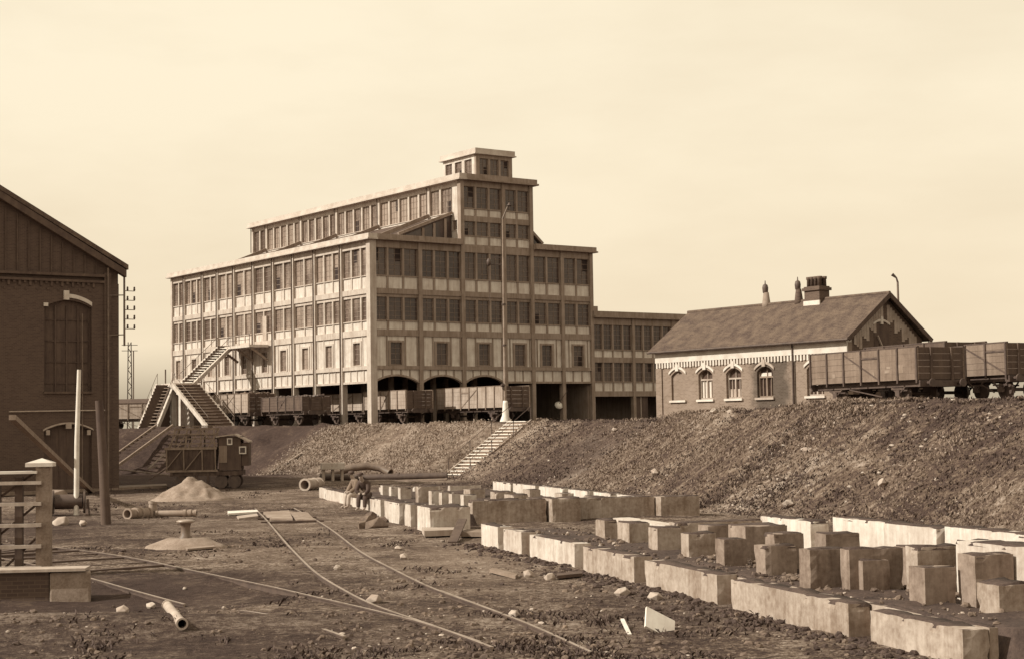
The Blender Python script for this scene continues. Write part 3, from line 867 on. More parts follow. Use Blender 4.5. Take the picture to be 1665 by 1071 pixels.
for k in range(62):
    a = .12 + k * (HL - .24) / 61.0
    HS.box(fr, a - .065, a + .065, 3.08 + (.0 if k % 2 else .03), 3.42, .003, .09)
fr.build('dentil_frieze', 'white_paint', H)
pi = MB()
for a0, a1 in ((HL - .55, HL), (4.15, 4.6), (.0, .35)): HS.box(pi, a0, a1, -.6, 3.08, .0, .09)
pi.build('pilaster', 'house_brick', H)
pl_ = MB(); HS.box(pl_, .35, HL - .55, -.6, .15, .0, .06); pl_.build('plinth', 'pale_brick', H)
for i, (c, ww) in enumerate(wins):
    hd = MB()
    arc = [(c - ww / 2 - .16 + (ww + .32) * k / 14, spring + .10 + .36 * math.sin(PI * k / 14) ** .9) for k in range(15)]
    hd.poly(arc + [(a, b + .15) for a, b in reversed(arc)], lambda a, b, d: HS.pt(a, b, d), .0, .08)
    HS.box(hd, c - .13, c + .13, crown, crown + .42, .0, .12)
    if i == 0:
        o = MB(); HS.box(o, c - ww / 2, c + ww / 2, sill, crown + .02, -.30, -.13); o = o.build('blind_window', 'house_brick', H)
    else:
        o = MB(); HS.box(o, c - ww / 2, c - ww / 2 + .08, sill, spring + .05, -.34, -.16); HS.box(o, c + ww / 2 - .08, c + ww / 2, sill, spring + .05, -.34, -.16)
        HS.box(o, c - ww / 2 + .08, c + ww / 2 - .08, 2.2, 2.30, -.34, -.15); HS.box(o, c - .05, c + .05, sill, 2.2, -.34, -.15); HS.box(o, c - ww / 2 + .08, c + ww / 2 - .08, sill, sill + .09, -.34, -.155)
        for x in (c - ww / 4, c + ww / 4): HS.box(o, x - .02, x + .02, sill + .09, 2.2, -.34, -.2)
        HS.box(o, c - .02, c + .02, 2.3, crown, -.34, -.2)
        o = o.build('window', 'pale_wood' if i != 3 else 'mid_wood', H)
        p = MB(); HS.box(p, c - ww / 2 + .0, c + ww / 2 - .0, sill, crown + .03, -.345, -.29); p.build('pane', 'pane_dark', o)
        if i == 1:
            p = MB(); HS.box(p, c - ww / 2 + .1, c + ww / 2 - .1, sill + .1, 2.18, -.29, -.26); p.build('curtain', 'white_paint', o)
        if i == 2:
            p = MB(); HS.box(p, c - ww / 2 + .1, c + ww / 2 - .1, sill + .1, 1.62, -.28, -.25); p.build('curtain', 'pale_wood', o)
        if i == 3:
            p = MB(); HS.box(p, c - ww / 2 + .35, c + ww / 2 - .1, 2.3, 2.5, -.28, -.25); p.build('curtain', 'white_paint', o)
    hd.build('window_hood', 'white_paint' if i != 3 else 'pale_wood', o)
    sl = MB(); HS.box(sl, c - ww / 2 - .12, c + ww / 2 + .12, sill - .13, sill, -.2, .12); sl.build('sill', 'white_paint' if i != 3 else 'pale_wood', o)
rf = MB()
ov, zr = .38, 6.72
n_r = 26
for s_ in (0, 1):
    # tile courses as a stepped surface
    for k in range(n_r):
        t0, t1 = k / n_r, (k + 1) / n_r
        x0 = -ov + (HW / 2 + ov) * t0; x1 = -ov + (HW / 2 + ov) * t1
        za = HE - .05 + (zr - HE + .05) * t0; zb = HE - .05 + (zr - HE + .05) * t1
        X0, X1 = (x0, x1) if not s_ else (HW - x0, HW - x1)
        rf.add([(X0, -.4, za + .05), (X1, -.4, zb + .02), (X1, HL + .35, zb + .02), (X0, HL + .35, za + .05), (X0, -.4, za - .06), (X0, HL + .35, za - .06), (X1, -.4, zb - .06), (X1, HL + .35, zb - .06)],
               [(0, 3, 2, 1), (0, 4, 5, 3), (0, 1, 6, 4), (2, 3, 5, 7)])
roof = rf.build('roof', 'roof_tile', H)
MB().tube([(HW / 2, -.42, zr + .03), (HW / 2, HL + .37, zr + .03)], .10, 8).build('ridge_tile', 'roof_tile', roof)
bg_ = MB()
bg_.beam((-ov, -.43, HE - .1), (HW / 2, -.43, zr - .08), .07, .26); bg_.beam((HW + ov, -.43, HE - .1), (HW / 2, -.43, zr - .08), .07, .26)
bg_.build('bargeboard', 'dark_wood', roof)
gt = MB(); gt.tube([(-ov - .06, -.42, HE - .12), (-ov - .06, HL + .36, HE - .12)], .07, 8); gt.build('gutter', 'iron_dark', roof)
gt = MB(); gt.tube([(HW + ov, -.2, HE - .14), (HW + .1, -.2, HE - .5), (HW + .1, -.1, 1.0)], .05, 8); gt.tube([(-.15, 4.1, HE - .12), (-.15, 4.1, 0)], .05, 8); gt.build('downpipe', 'iron_dark', H)
for y in (9.35, 6.62):
    c = MB(); c.lathe([(.28, -.25), (.26, .1), (.17, .75), (.13, .8)], (HW / 2, y, zr), 12); ck = c.build('chimney_pot', 'pale_brick' if y > 9 else 'gable_brick', roof)
    c = MB(); c.lathe([(.13, .72), (.17, .78), (.19, 1.05), (.15, 1.22), (.04, 1.3), (.025, 1.5)], (HW / 2 - .03, y + .03, zr), 12); c.build('cowl', 'iron_dark', ck)
c = MB(); c.box(HW / 2 - .42, HW / 2 + .42, 4.55, 5.75, zr - .6, zr + .55); c.box(HW / 2 - .52, HW / 2 + .52, 4.45, 5.85, zr + .55, zr + .72); c.box(HW / 2 - .44, HW / 2 + .44, 4.53, 5.77, zr + .72, zr + .8)
ch = c.build('chimney', 'gable_brick', roof)
for k in range(4):
    for j in (-.2, .2):
        c = MB(); c.lathe([(.13, .8), (.12, 1.2), (.16, 1.24), (.16, 1.38)], (HW / 2 + j, 4.72 + .285 * k, zr), 10); c.build('chimney_pot', 'gable_brick', ch)
MB().box(HW / 2 - .48, HW / 2 - .40, 4.5, 5.8, zr - .62, zr - .05).build('chimney_flashing', 'white_paint', roof)

# ------------------------------------------------------------------ dark brick building at the left
K = empty('gabled_brick_building', (-22.96, 95.0, 0), TH, 'tall dark brick gabled building in shade, cut by the left edge', 'building')
KW, KH, KA, KD = 16.4, 13.0, 17.55, 34.0
KF = Face('front', 0.0)
wc, whw = -3.05, 1.4
kw = MB()
zpt = lambda x: KH + (KA - KH) * (1 - abs(x + KW / 2) / (KW / 2))
wz0, wz1, wzc = 5.74, 10.55, 10.95
dz1, dzc = 3.45, 3.85
for x0, x1 in ((-KW, wc - whw), (wc + whw, 0)):
    kw.poly([(x0, -1), (x1, -1), (x1, 12.0), (x0, 12.0)], lambda a, b, d: KF.pt(a, b, d), -.4, 0)
def karc(zs, zc): return [(wc - whw + 2 * whw * k / 14, zs + (zc - zs) * math.sin(PI * k / 14) ** .85) for k in range(15)]
kw.poly(karc(dz1, dzc) + [(wc + whw, wz0), (wc - whw, wz0)], lambda a, b, d: KF.pt(a, b, d), -.4, 0)
kw.poly(karc(wz1, wzc) + [(wc + whw, 12.0), (wc - whw, 12.0)], lambda a, b, d: KF.pt(a, b, d), -.4, 0)
kw.box(-.4, 0, .41, KD, -1, KH); kw.box(-KW, -KW + .4, .41, KD, -1, KH); kw.box(-KW + .41, -.41, KD - .4, KD, -1, KH)
kw.poly([(-KW, 12.0), (0, 12.0), (0, KH), (-KW / 2, KA), (-KW, KH)], lambda a, b, d: KF.pt(a, b, d), -.4, -.1)
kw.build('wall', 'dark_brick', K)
m = MB(); KF.box(m, wc - whw, wc + whw, -.5, dzc, -.38, -.25)
for k in range(1, 6):
    x = wc - whw + 2 * whw * k / 6; KF.box(m, x - .02, x + .02, -.5, dzc - .3, -.25, -.22)
m.build('door', 'dark_wood', K)
m = MB(); KF.box(m, wc - whw, wc + whw, wz0, wzc + .02, -.38, -.3); p = m.build('window', 'dark_wood', K)
m = MB()
for k in range(0, 5):
    x = wc - whw + .06 + (2 * whw - .12) * k / 4; KF.box(m, x - .045, x + .045, wz0, wz1 + .1, -.3, -.22)
for z in (wz0 + .5, wz0 + 1.7, wz0 + 2.9, wz0 + 4.1): KF.box(m, wc - whw + .1, wc + whw - .1, z - .03, z + .03, -.3, -.24)
m.build('glazing_bar', 'dark_wood', p)
m = MB(); KF.box(m, wc - whw - .05, wc + whw + .05, wz0 - .12, wz0, -.2, .14); m.build('sill', 'pale_soot', p)
# stone ring pieces of the two arches
m = MB(); a_ = karc(wz1 + .1, wzc + .14)[7:]; m.poly(a_ + [(x, z + .22) for x, z in reversed(a_)], lambda a, b, d: KF.pt(a, b, d), 0, .08)
KF.box(m, wc - .28, wc + .02, wzc + .02, wzc + .55, 0, .14); KF.box(m, wc - whw - .05, wc - whw + .2, wz1 + .02, wz1 + .22, 0, .1); m.build('window_arch', 'white_paint', K)
m = MB(); a_ = [(x * 1.06 - wc * .06, z + .05) for x, z in karc(dz1, dzc)]; m.poly(a_ + [(x, z + .09) for x, z in reversed(a_)], lambda a, b, d: KF.pt(a, b, d), 0, .08)
for x, z in ((wc - 1.2, dz1 + .05), (wc + 1.2, dz1 + .02)): KF.box(m, x - .1, x + .1, z - .22, z + .06, 0, .1)
KF.box(m, wc - .16, wc + .16, dzc - .22, dzc + .08, 0, .12); m.build('door_arch', 'pale_wood', K)
# corbelled band, panelled gable boards
m = MB(); KF.box(m, -KW, -.9, 12.0, 12.14, -.08, .16); KF.box(m, -KW, -.9, 12.34, 12.5, -.1, .2)
for k in range(48):
    x = -KW + .2 + k * .31
    if x < -1.0: KF.box(m, x, x + .14, 11.72 if k % 2 else 11.86, 12.0, 0, .1)
for k in range(24):
    x = -KW + .3 + k * .62
    if x < -1.2: KF.box(m, x, x + .12, 11.5, 11.62, 0, .06)
m.build('corbel_band', 'pale_soot', K)
m = MB()
for k in range(24):
    x = -KW + .5 + k * .66
    if x > -.9: break
    KF.box(m, x - .03, x + .03, 12.5, zpt(x) - .55, -.1, .0)
m.build('gable_boards', 'pale_soot', K)
m = MB(); KF.box(m, -.92, -.5, -.5, 12.6, 0, .12); m.build('pilaster', 'dark_brick', K)
m = MB(); m.tube([KF.pt(-.72, 0, .18), KF.pt(-.72, 12.9, .18)], .06, 8); m.tube([KF.pt(-2.25, .5, .1), KF.pt(-2.25, 10.2, .1)], .035, 6); m.build('downpipe', 'iron_mid', K)
m = MB(); m.tube([KF.pt(-6.5, 4.62, .12), KF.pt(-.9, 4.66, .12)], .045, 6); m.build('wall_conduit', 'pale_wood', K)
m = MB()
ovk = .42
for s_ in (0, 1):
    pts_ = [(ovk, KH - .18), (-KW / 2, KA + .02), (-KW / 2, KA + .30), (ovk, KH + .10)]
    if s_: pts_ = [(-KW - a, b) for a, b in pts_]
    m.poly(pts_, lambda a, b, d: KF.pt(a, b, d), -KD - .3, .45)
kr = m.build('roof', 'roof_tile', K)
m = MB()
for s_ in (0, 1):
    pts_ = [(ovk - .1, KH - .62), (-KW / 2, KA - .42), (-KW / 2, KA + .01), (ovk - .1, KH - .2)]
    if s_: pts_ = [(-KW - a, b) for a, b in pts_]
    m.poly(pts_, lambda a, b, d: KF.pt(a, b, d), .0, .40)
m.build('verge_board', 'pale_soot', kr)
# insulator bracket
m = MB(); m.beam(KF.pt(.30, 8.4, .1), KF.pt(.30, 12.4, .1), .09, .09)
for z in (9.0, 11.3): m.beam(KF.pt(-.7, z, .1), KF.pt(.30, z + .05, .1), .06, .06)
for k in range(5): m.tube([KF.pt(.30, 9.4 + k * .55, .1), KF.pt(.95, 9.4 + k * .55, .1)], .025, 6)
ib = m.build('insulator_bracket', 'iron_mid', K)
for k in range(5):
    for dx in (.5, .92):
        i_ = MB(); i_.lathe([(.05, 0), (.07, .08), (.05, .12), (.06, .2), (.02, .24)], KF.pt(dx, 9.42 + k * .55, .1), 8); i_.build('insulator', 'iron_dark', ib)

# ------------------------------------------------------------------ goods wagons
def wagon(loc, ang, Lw, label, body_m, end_m=None, body_h=1.45, wdt=2.6, floor_z=1.15, bays=6, roof=False, load=False, marks=False, hh_end=0.0, detail=True, planks=5):
    R_ = empty('goods_wagon', loc, ang, label, 'wagon', 'goods wagons on the coal sidings')
    hl, hw_ = Lw / 2, wdt / 2
    ph = body_h / planks
    for s_ in (-1, 1):
        b = MB()
        for k in range(planks):
            z0 = floor_z + k * ph; w1 = random.uniform(-.008, .008)
            b.box(-hl, hl, s_ * hw_ - .035 + w1, s_ * hw_ + .035 + w1, z0 + .012, z0 + ph)
        b.build('side_wall', body_m, R_)
    MB().box(-hl + .04, hl - .04, -hw_ + .04, hw_ - .04, floor_z, floor_z + .1).build('floor', 'iron_dark', R_)
    for s_ in (-1, 1):
        e = MB()
        for k in range(planks + (1 if hh_end else 0)):
            z0 = floor_z + k * ph
            e.box(s_ * hl - (.07 if s_ > 0 else 0) , s_ * hl + (.07 if s_ < 0 else 0), -hw_ + .04, hw_ - .04, z0 + .012, z0 + ph - (.0 if k < planks else ph * .4))
        for y in (-hw_ * .45, hw_ * .45): e.box(s_ * hl, s_ * (hl + .09), y - .06, y + .06, floor_z - .2, floor_z + body_h)
        e.build('end_wall', end_m or body_m, R_)  # ends coloured darker than the sides to carry their shade
    for s_ in (-1, 1):
        st = MB()
        for k in range(bays + 1):
            x = -hl + .06 + (Lw - .12) * k / bays
            st.box(x - .05, x + .05, s_ * (hw_ + .036), s_ * (hw_ + .10), floor_z - .15, floor_z + body_h + .03)
        st.box(-hl - .02, hl + .02, s_ * hw_ - .05, s_ * hw_ + .05, floor_z + body_h, floor_z + body_h + .06)
        st.box(-.06, .06, s_ * (hw_ + .04), s_ * (hw_ + .12), floor_z + body_h * .45, floor_z + body_h * .55)
        st.build('side_frame', 'iron_dark' if body_m != 'wagon_pale' else 'wagon_mid', R_)
        dd = Lw / bays; x0 = -dd * (1 if bays % 2 == 0 else .5); st = MB()
        st.beam((x0 + .1, s_ * (hw_ + .05), floor_z + .08), (x0 + 2 * dd * (1 if bays % 2 == 0 else .5) - .1, s_ * (hw_ + .05), floor_z + body_h * .9), .03, .07)
        st.box(x0, x0 + dd, s_ * (hw_ + .038), s_ * (hw_ + .07), floor_z + body_h * .72, floor_z + body_h * .78)
        st.build('door_bar', 'iron_dark' if body_m != 'wagon_pale' else 'wagon_mid', R_)
    u = MB()
    for s_ in (-1, 1): u.box(-hl, hl, s_ * .95 - .06, s_ * .95 + .06, floor_z - .3, floor_z - .02)
    for s_ in (-1, 1): u.box(s_ * hl - .1, s_ * hl + .1, -hw_, hw_, floor_z - .32, floor_z - .02)
    for sx_ in (-1, 1):
        x = sx_ * hl * .58
        for s_ in (-1, 1):
            u.box(x - .16, x + .16, s_ * .98, s_ * 1.16, .36, .64)
            u.beam((x - .5, s_ * 1.07, floor_z - .3), (x - .12, s_ * 1.07, .5), .06, .06); u.beam((x + .5, s_ * 1.07, floor_z - .3), (x + .12, s_ * 1.07, .5), .06, .06)
            u.box(x - .5, x + .5, s_ * 1.04, s_ * 1.12, .66, .74)
    u.beam((-hl * .3, 1.1, .35), (hl * .3, 1.1, .75), .05, .05)
    u.build('underframe', 'iron_dark', R_)
    for sx_ in (-1, 1):
        w_ = MB()
        x = sx_ * hl * .58
        for s_ in (-1, 1):
            w_.tube([(x, s_ * .70, .48), (x, s_ * .74, .48), (x, s_ * .741, .48), (x, s_ * .84, .48)], [.52, .52, .48, .48], 20)
        w_.tube([(x, -.7, .48), (x, .7, .48)], .08, 8)
        w_.build('wheelset', 'iron_dark', R_)
        for s_ in (-1, 1):
            f_ = MB(); f_.tube([(sx_ * hl, s_ * .87, floor_z - .15), (sx_ * (hl + .42), s_ * .87, floor_z - .15), (sx_ * (hl + .421), s_ * .87, floor_z - .15), (sx_ * (hl + .48), s_ * .87, floor_z - .15)], [.08, .08, .2, .19], 10)
            f_.build('buffer', 'iron_dark', R_)
    if roof:
        r_ = MB()
        arc = [(y, floor_z + body_h + .05 + .42 * math.cos(y / hw_ * PI / 2)) for y in [(-1 + 2 * k / 12) * (hw_ + .1) for k in range(13)]]
        r_.poly(arc + [(y, z - .07) for y, z in reversed(arc)], lambda a, b_, d: (d, a, b_), -hl - .1, hl + .1)
        r_.build('roof', 'roof_felt', R_)
        arc2 = [(y, floor_z + body_h - .01 + .38 * math.cos(y / hw_ * PI / 2)) for y in [(-1 + 2 * k / 12) * (hw_ - .05) for k in range(13)]]
        t_ = MB()
        for s_ in (-1, 1): t_.poly(arc2, lambda a, b_, d: (d, a, b_), s_ * hl - .04, s_ * hl + .04)
        t_.build('end_tympanum', end_m or body_m, R_)
    if load:
        l_ = MB()
        random.seed(int(Lw * 100))
        for k in range(90):
            x, y = random.uniform(-hl + .3, hl - .3), random.uniform(-hw_ + .25, hw_ - .25)
            rock_mesh(l_, (x, y, floor_z + body_h - .05 + random.uniform(-.1, .15)), random.uniform(.12, .28))
        l_.build('load', load, R_)
    if marks:
        k_ = MB()
        for x0, x1, z0, z1 in marks: k_.box(x0, x1, hw_ + .037, hw_ + .043, floor_z + z0, floor_z + z1)
        k_.build('painted_patch', 'pale_brick', R_)
    return R_
LANG = math.atan2(-LDIR.y, -LDIR.x)         # wagons of the washery tracks; local +x points at the camera side
def on_tracks(s_, t_, z=ZP): 
    p = Vector((-12.0145, 139.0, 0)) + RDIR * s_ + LDIR * t_
    return (p.x, p.y, z + .14)
# lit side (local -y for that heading is toward -RDIR); wagon() puts marks on +y, so turn those by pi where wanted
wagon(on_tracks(7.25, -6.0), LANG, 10.0, 'long pale open wagon in front of the factory arches, left of the tall lamp mast', 'wagon_pale', 'wagon_dark', 1.75, bays=8, floor_z=1.1)
wagon(on_tracks(2.7, .2), LANG, 7.0, 'open wagon coming out of the first factory arch beside the corner pillar', 'wagon_pale', 'wagon_dark', 1.55, bays=5)
wagon(on_tracks(3.4, 8.6), LANG, 7.2, 'pale open wagon inside the factory, seen between the ground-floor pillars', 'wagon_pale', 'wagon_dark', 1.5, bays=4)
wagon(on_tracks(-3.6, 17.6), LANG, 8.6, 'pale open wagon heaped with coal behind the footbridge stairs', 'wagon_pale', 'wagon_dark', 1.7, bays=6, load='rubble_stone')
wagon(on_tracks(-3.6, 7.0), LANG, 7.6, 'dark loaded wagon along the long factory side, right of the pale heaped one', 'wagon_dark', 'wagon_dark', 1.2, bays=5, load='iron_dark')
p = (atY(1319, 640, 83), atY(1495, 640, 75))
c5 = (p[0] + p[1]) / 2; d5 = (p[1] - p[0]); a5 = math.atan2(d5.y, d5.x); n5 = Vector((-d5.y, d5.x, 0)).normalized()
cc = c5 + Vector((d5.y, -d5.x, 0)).normalized() * -1.3
zt5 = 4.13
WL = wagon((cc.x, cc.y, zt5), a5 + PI, 8.7, 'grey open goods wagon with steel stanchions before the brick gable', 'wagon_mid', 'wagon_dark', 1.5, floor_z=1.08, bays=6, hh_end=0,
      marks=[(-1.05, -.78, .22, .46), (-2.25, -1.85, .38, .52), (-2.3, -2.0, .56, .68), (-3.25, -2.8, .35, .72), (2.2, 2.42, .28, .48)])
e6 = atY(1500, 640, 80)
e6 = Vector((e6.x, e6.y, 0)) + Vector((-d5.y, d5.x, 0)).normalized() * 1.2 - d5.normalized() * 2.0 + Vector((-d5.y, d5.x, 0)).normalized() * .5
wagon((e6.x, e6.y, 4.2), a5 + PI, 6.6, 'dark boarded van whose end shows just right of the grey wagon', 'wagon_dark', 'wagon_dark', 1.8, floor_z=1.1, bays=4, wdt=2.4)
p7 = atY(1571, 620, 79); e7 = Vector((p7.x, p7.y, 0)) + d5.normalized() * 1.5 + Vector((-d5.y, d5.x, 0)).normalized() * 1.15
wagon((e7.x, e7.y, 4.25), a5 + PI, 3.0, 'short wagon at the right edge, beside the dark boarded van', 'wagon_mid', 'wagon_dark', 1.5, floor_z=1.15, bays=2, wdt=2.3)
p8 = atY(212, 690, 180)
wagon((-42.2, 181, ZP), math.radians(170), 6.6, 'far covered van with a curved roof, beside the lattice pylon', 'wagon_pale', 'wagon_dark', 1.75, bays=4, roof=True)
wagon((-34.6, 178, ZP), math.radians(170), 6.6, 'far covered van with a curved roof, nearest the footbridge', 'wagon_mid', 'wagon_dark', 1.75, bays=4, roof=True)

# ------------------------------------------------------------------ rails
def rail_profile(mb, pts, h=.12, w_=.062, lift=-.045):
    P_ = [Vector((x, y, tz(x, y) + lift)) for x, y in pts]
    # smooth the heights
    for _ in range(60):
        for i in range(1, len(P_) - 1): P_[i].z = P_[i].z * .5 + (P_[i - 1].z + P_[i + 1].z) * .25
    vs = []; n = len(P_)
    for i, p in enumerate(P_):
        d = (P_[min(i + 1, n - 1)] - P_[max(i - 1, 0)]); a = Vector((d.y, -d.x, 0)).normalized()
        prof = [(-.016, -.08), (.016, -.08), (.014, -.04), (.012, .03), (.012, h - .035), (w_ / 2, h - .03), (w_ / 2, h), (-w_ / 2, h), (-w_ / 2, h - .03), (-.012, h - .035), (-.012, .03), (-.014, -.04)]
        for u_, v_ in prof: vs.append(p + a * u_ + Vector((0, 0, v_)))
    m_ = 12; fs = []; fd = []
    for i in range(n - 1):
        for k in range(m_):
            k2 = (k + 1) % m_; (fs if k == 6 else fd).append((i * m_ + k, i * m_ + k2, (i + 1) * m_ + k2, (i + 1) * m_ + k))
    mb.mi = 1; mb.add(vs, fd); mb.mi = 0; mb.add(vs, fs); mb.add(vs[:m_], [tuple(range(m_))]); mb.add(vs[-m_:], [tuple(range(m_))])
def resample(pts, step=.5):
    # Catmull-Rom through ground points
    P_ = [Vector((p[0], p[1])) for p in pts]; out = []
    P_ = [P_[0] * 2 - P_[1]] + P_ + [P_[-1] * 2 - P_[-2]]
    for i in range(1, len(P_) - 2):
        n = max(2, int((P_[i + 1] - P_[i]).length / step))
        for k in range(n):
            t = k / n
            out.append(.5 * ((2 * P_[i]) + (-P_[i - 1] + P_[i + 1]) * t + (2 * P_[i - 1] - 5 * P_[i] + 4 * P_[i + 1] - P_[i + 2]) * t * t + (-P_[i - 1] + 3 * P_[i] - 3 * P_[i + 1] + P_[i + 2]) * t ** 3))
    out.append(P_[-2]); return [(q.x, q.y) for q in out]
def gp(*pp): return [tuple(ground(x, y)[:2]) for x, y in pp]
def track(name, label, rails, sleepers=()):
    c0 = rails[0][0]
    o = empty(name, (0, 0, 0), 0, label, 'railway track', 'narrow rails across the yard')
    for r_ in rails:
        m = MB(); rail_profile(m, resample(r_)); m.build('rail', ('rail_steel', 'iron_dark'), o)
    for (p, q) in sleepers:
        a, b = Vector((*p, 0)), Vector((*q, 0)); a.z = tz(*p) + .0; b.z = tz(*q) + .0
        m = MB(); m.beam(a, b, .2, .09); m.build('sleeper', 'dark_wood', o)
    return o
trA = [gp((-30, 884), (85, 894), (200, 909), (310, 928), (430, 950), (520, 972), (610, 996), (700, 1022), (800, 1060)),
       gp((-40, 905), (60, 922), (140, 936), (220, 951), (300, 966)), gp((390, 990), (440, 1000), (500, 1018), (560, 1042))]
trB = [gp((415, 829), (428, 842), (450, 868), (478, 900), (512, 932), (560, 962), (610, 988), (680, 1014), (780, 1050)),
       gp((478, 828), (515, 849), (548, 870), (590, 902), (640, 929), (700, 958), (780, 988), (860, 1019), (960, 1064))]
trC = [gp((640, 1003), (600, 985), (560, 968))]
def rungs(r0, r1, k0, k1, n, ex=.25):
    a = resample(r0, .3); b = resample(r1, .3); out = []
    for k in range(n):
        p = Vector(a[int(len(a) * (k0 + (k1 - k0) * k / n))])
        q = min(b, key=lambda z: (Vector(z) - p).length); q = Vector(q)
        d = (q - p).normalized(); out.append((tuple(p - d * ex), tuple(q + d * ex)))
    return out
track('rail_track', 'dull steel rails curving from the timber post toward the bottom middle', trA, rungs(trA[0], trA[1], .1, .45, 7))
track('rail_track', 'pair of thin rails running from the iron plates down to the bottom', trB, rungs(trB[0], trB[1], .05, .3, 4))
m = MB(); rail_profile(m, resample(gp((715, 962), (760, 979), (815, 1000), (880, 1026)), .5)); tag(m.build('loose_rail', ('rail_steel', 'iron_dark')), 'short loose rail lying close beside the right-hand rail', 'rail')

# ------------------------------------------------------------------ concrete foundations
def fblock(a0, a1, b0, b1, z0, z1, m='block_concrete', name='concrete_block', label=None, cat='concrete block', group=None, cap=True, jit=.014):
    c = AB((a0 + a1) / 2, (b0 + b1) / 2, 0)
    base = z0
    o_ang = math.atan2(U1.y, U1.x)
    # mesh in local axes x along U1, y along U2
    hx, hy, h = (a1 - a0) / 2, (b1 - b0) / 2, z1 - z0
    mb = MB()
    nxs = max(1, int(2 * hx / .8)); nys = max(1, int(2 * hy / .8))
    j = lambda s_=1: random.uniform(-jit, jit) * s_
    top = {}
    sx_, sy_, sz_ = random.uniform(0, 90), random.uniform(0, 90), random.uniform(0, 90)
    tw_ = [j(.5) for _ in range(4)]
    def cast(x, y, z):
        # out-of-true shuttering, worn and chipped arrises
        ex, ey, ez = abs(abs(x) - hx) < 1e-6, abs(abs(y) - hy) < 1e-6, abs(z - h) < 1e-6
        q = Vector((x * 2.1 + sx_, y * 2.1 + sy_, z * 2.1 + sz_))
        f = mn.noise(q) * .008
        chip = max(0, mn.noise(q * 1.7) - .12) * .055 if ex + ey + ez >= 2 else 0
        X = x + (f - chip if x > 0 else -f + chip) * ex + tw_[0] * z; Y = y + (f - chip if y > 0 else -f + chip) * ey + tw_[1] * z
        return (X, Y, z - (chip + abs(f)) * ez)
    def rng(v, n): return [-v + 2 * v * k / n for k in range(n + 1)]
    na, nb_, nc = max(2, int(2 * hx / .12)), max(2, int(2 * hy / .12)), max(2, int(h / .12))
    XX, YY, ZZ = rng(hx, na), rng(hy, nb_), [h * k / nc for k in range(nc + 1)]
    def sheet(U_, V_, fn):
        n_ = len(V_); vv = [cast(*fn(u, v)) for u in U_ for v in V_]
        mb.add(vv, [(i * n_ + k, i * n_ + k + 1, (i + 1) * n_ + k + 1, (i + 1) * n_ + k) for i in range(len(U_) - 1) for k in range(n_ - 1)])
    for sg in (-1, 1):
        sheet(XX, ZZ, lambda u, v: (u, sg * hy, v)); sheet(YY, ZZ, lambda u, v: (sg * hx, u, v))
    sheet(XX, YY, lambda u, v: (u, v, h)); sheet(XX, YY, lambda u, v: (u, v, 0))
    o = mb.build(name, m, None); bm_ = bmesh.new(); bm_.from_mesh(o.data); bmesh.ops.remove_doubles(bm_, verts=bm_.verts, dist=.0005); bmesh.ops.recalc_face_normals(bm_, faces=bm_.faces); bm_.to_mesh(o.data); bm_.free()
    o.location = (c.x, c.y, base); o.rotation_euler = (0, 0, o_ang)
    tag(o, label, cat, group)
    if cap:   # earth and debris left lying on the top
        gx = max(2, int(2 * hx / .2)); gy = max(2, int(2 * hy / .2)); vs = []
        lx = [-hx + .008, -hx + .03] + [-hx + 2 * hx * k / gx for k in range(1, gx)] + [hx - .03, hx - .008]
        lyy = [-hy + .008, -hy + .03] + [-hy + 2 * hy * k / gy for k in range(1, gy)] + [hy - .03, hy - .008]
        gx, gy = len(lx) - 1, len(lyy) - 1; cm = MB()
        for q in range(gy + 1):
            for p_ in range(gx + 1):
                x, y = lx[p_], lyy[q]
                ed = p_ in (0, gx) or q in (0, gy)
                z = h - .06 if ed else h - .012 + .05 * max(0, fbm(x + c.x, y + c.y, 1.9, 3) + .45)
                vs.append((x, y, z))
        fs = [(q * (gx + 1) + p_, q * (gx + 1) + p_ + 1, (q + 1) * (gx + 1) + p_ + 1, (q + 1) * (gx + 1) + p_) for q in range(gy) for p_ in range(gx)]
        cm.add(vs, fs, True); cm.build('earth_cover', 'soil_cap', o)
    return o
# group 1, near: front wall in segments with slots between
G1 = 'segments of the near foundation wall'
segs = [(0, 1.75), (2.3, 4.0), (4.75, 8.35), (9.0, 12.35), (13.0, 16.75), (17.4, 21.9), (22.6, 25.2)]
for i, (a0, a1) in enumerate(segs):
    where = ['farthest segment, at the left end', 'second segment from the far left end', 'third segment from the far left end', 'fourth segment from the far left end', 'fifth segment from the far left end', 'sixth segment from the far left end', 'nearest segment, cut by the bottom edge'][i]
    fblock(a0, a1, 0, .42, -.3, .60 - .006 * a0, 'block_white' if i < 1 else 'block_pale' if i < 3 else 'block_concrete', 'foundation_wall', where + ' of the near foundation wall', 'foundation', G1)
tag(fblock(-.0, 25.2, .42, .56, -.3, .47, 'block_concrete', 'foundation_wall', 'long low core wall running behind the near foundation segments', 'foundation', None), None, None)
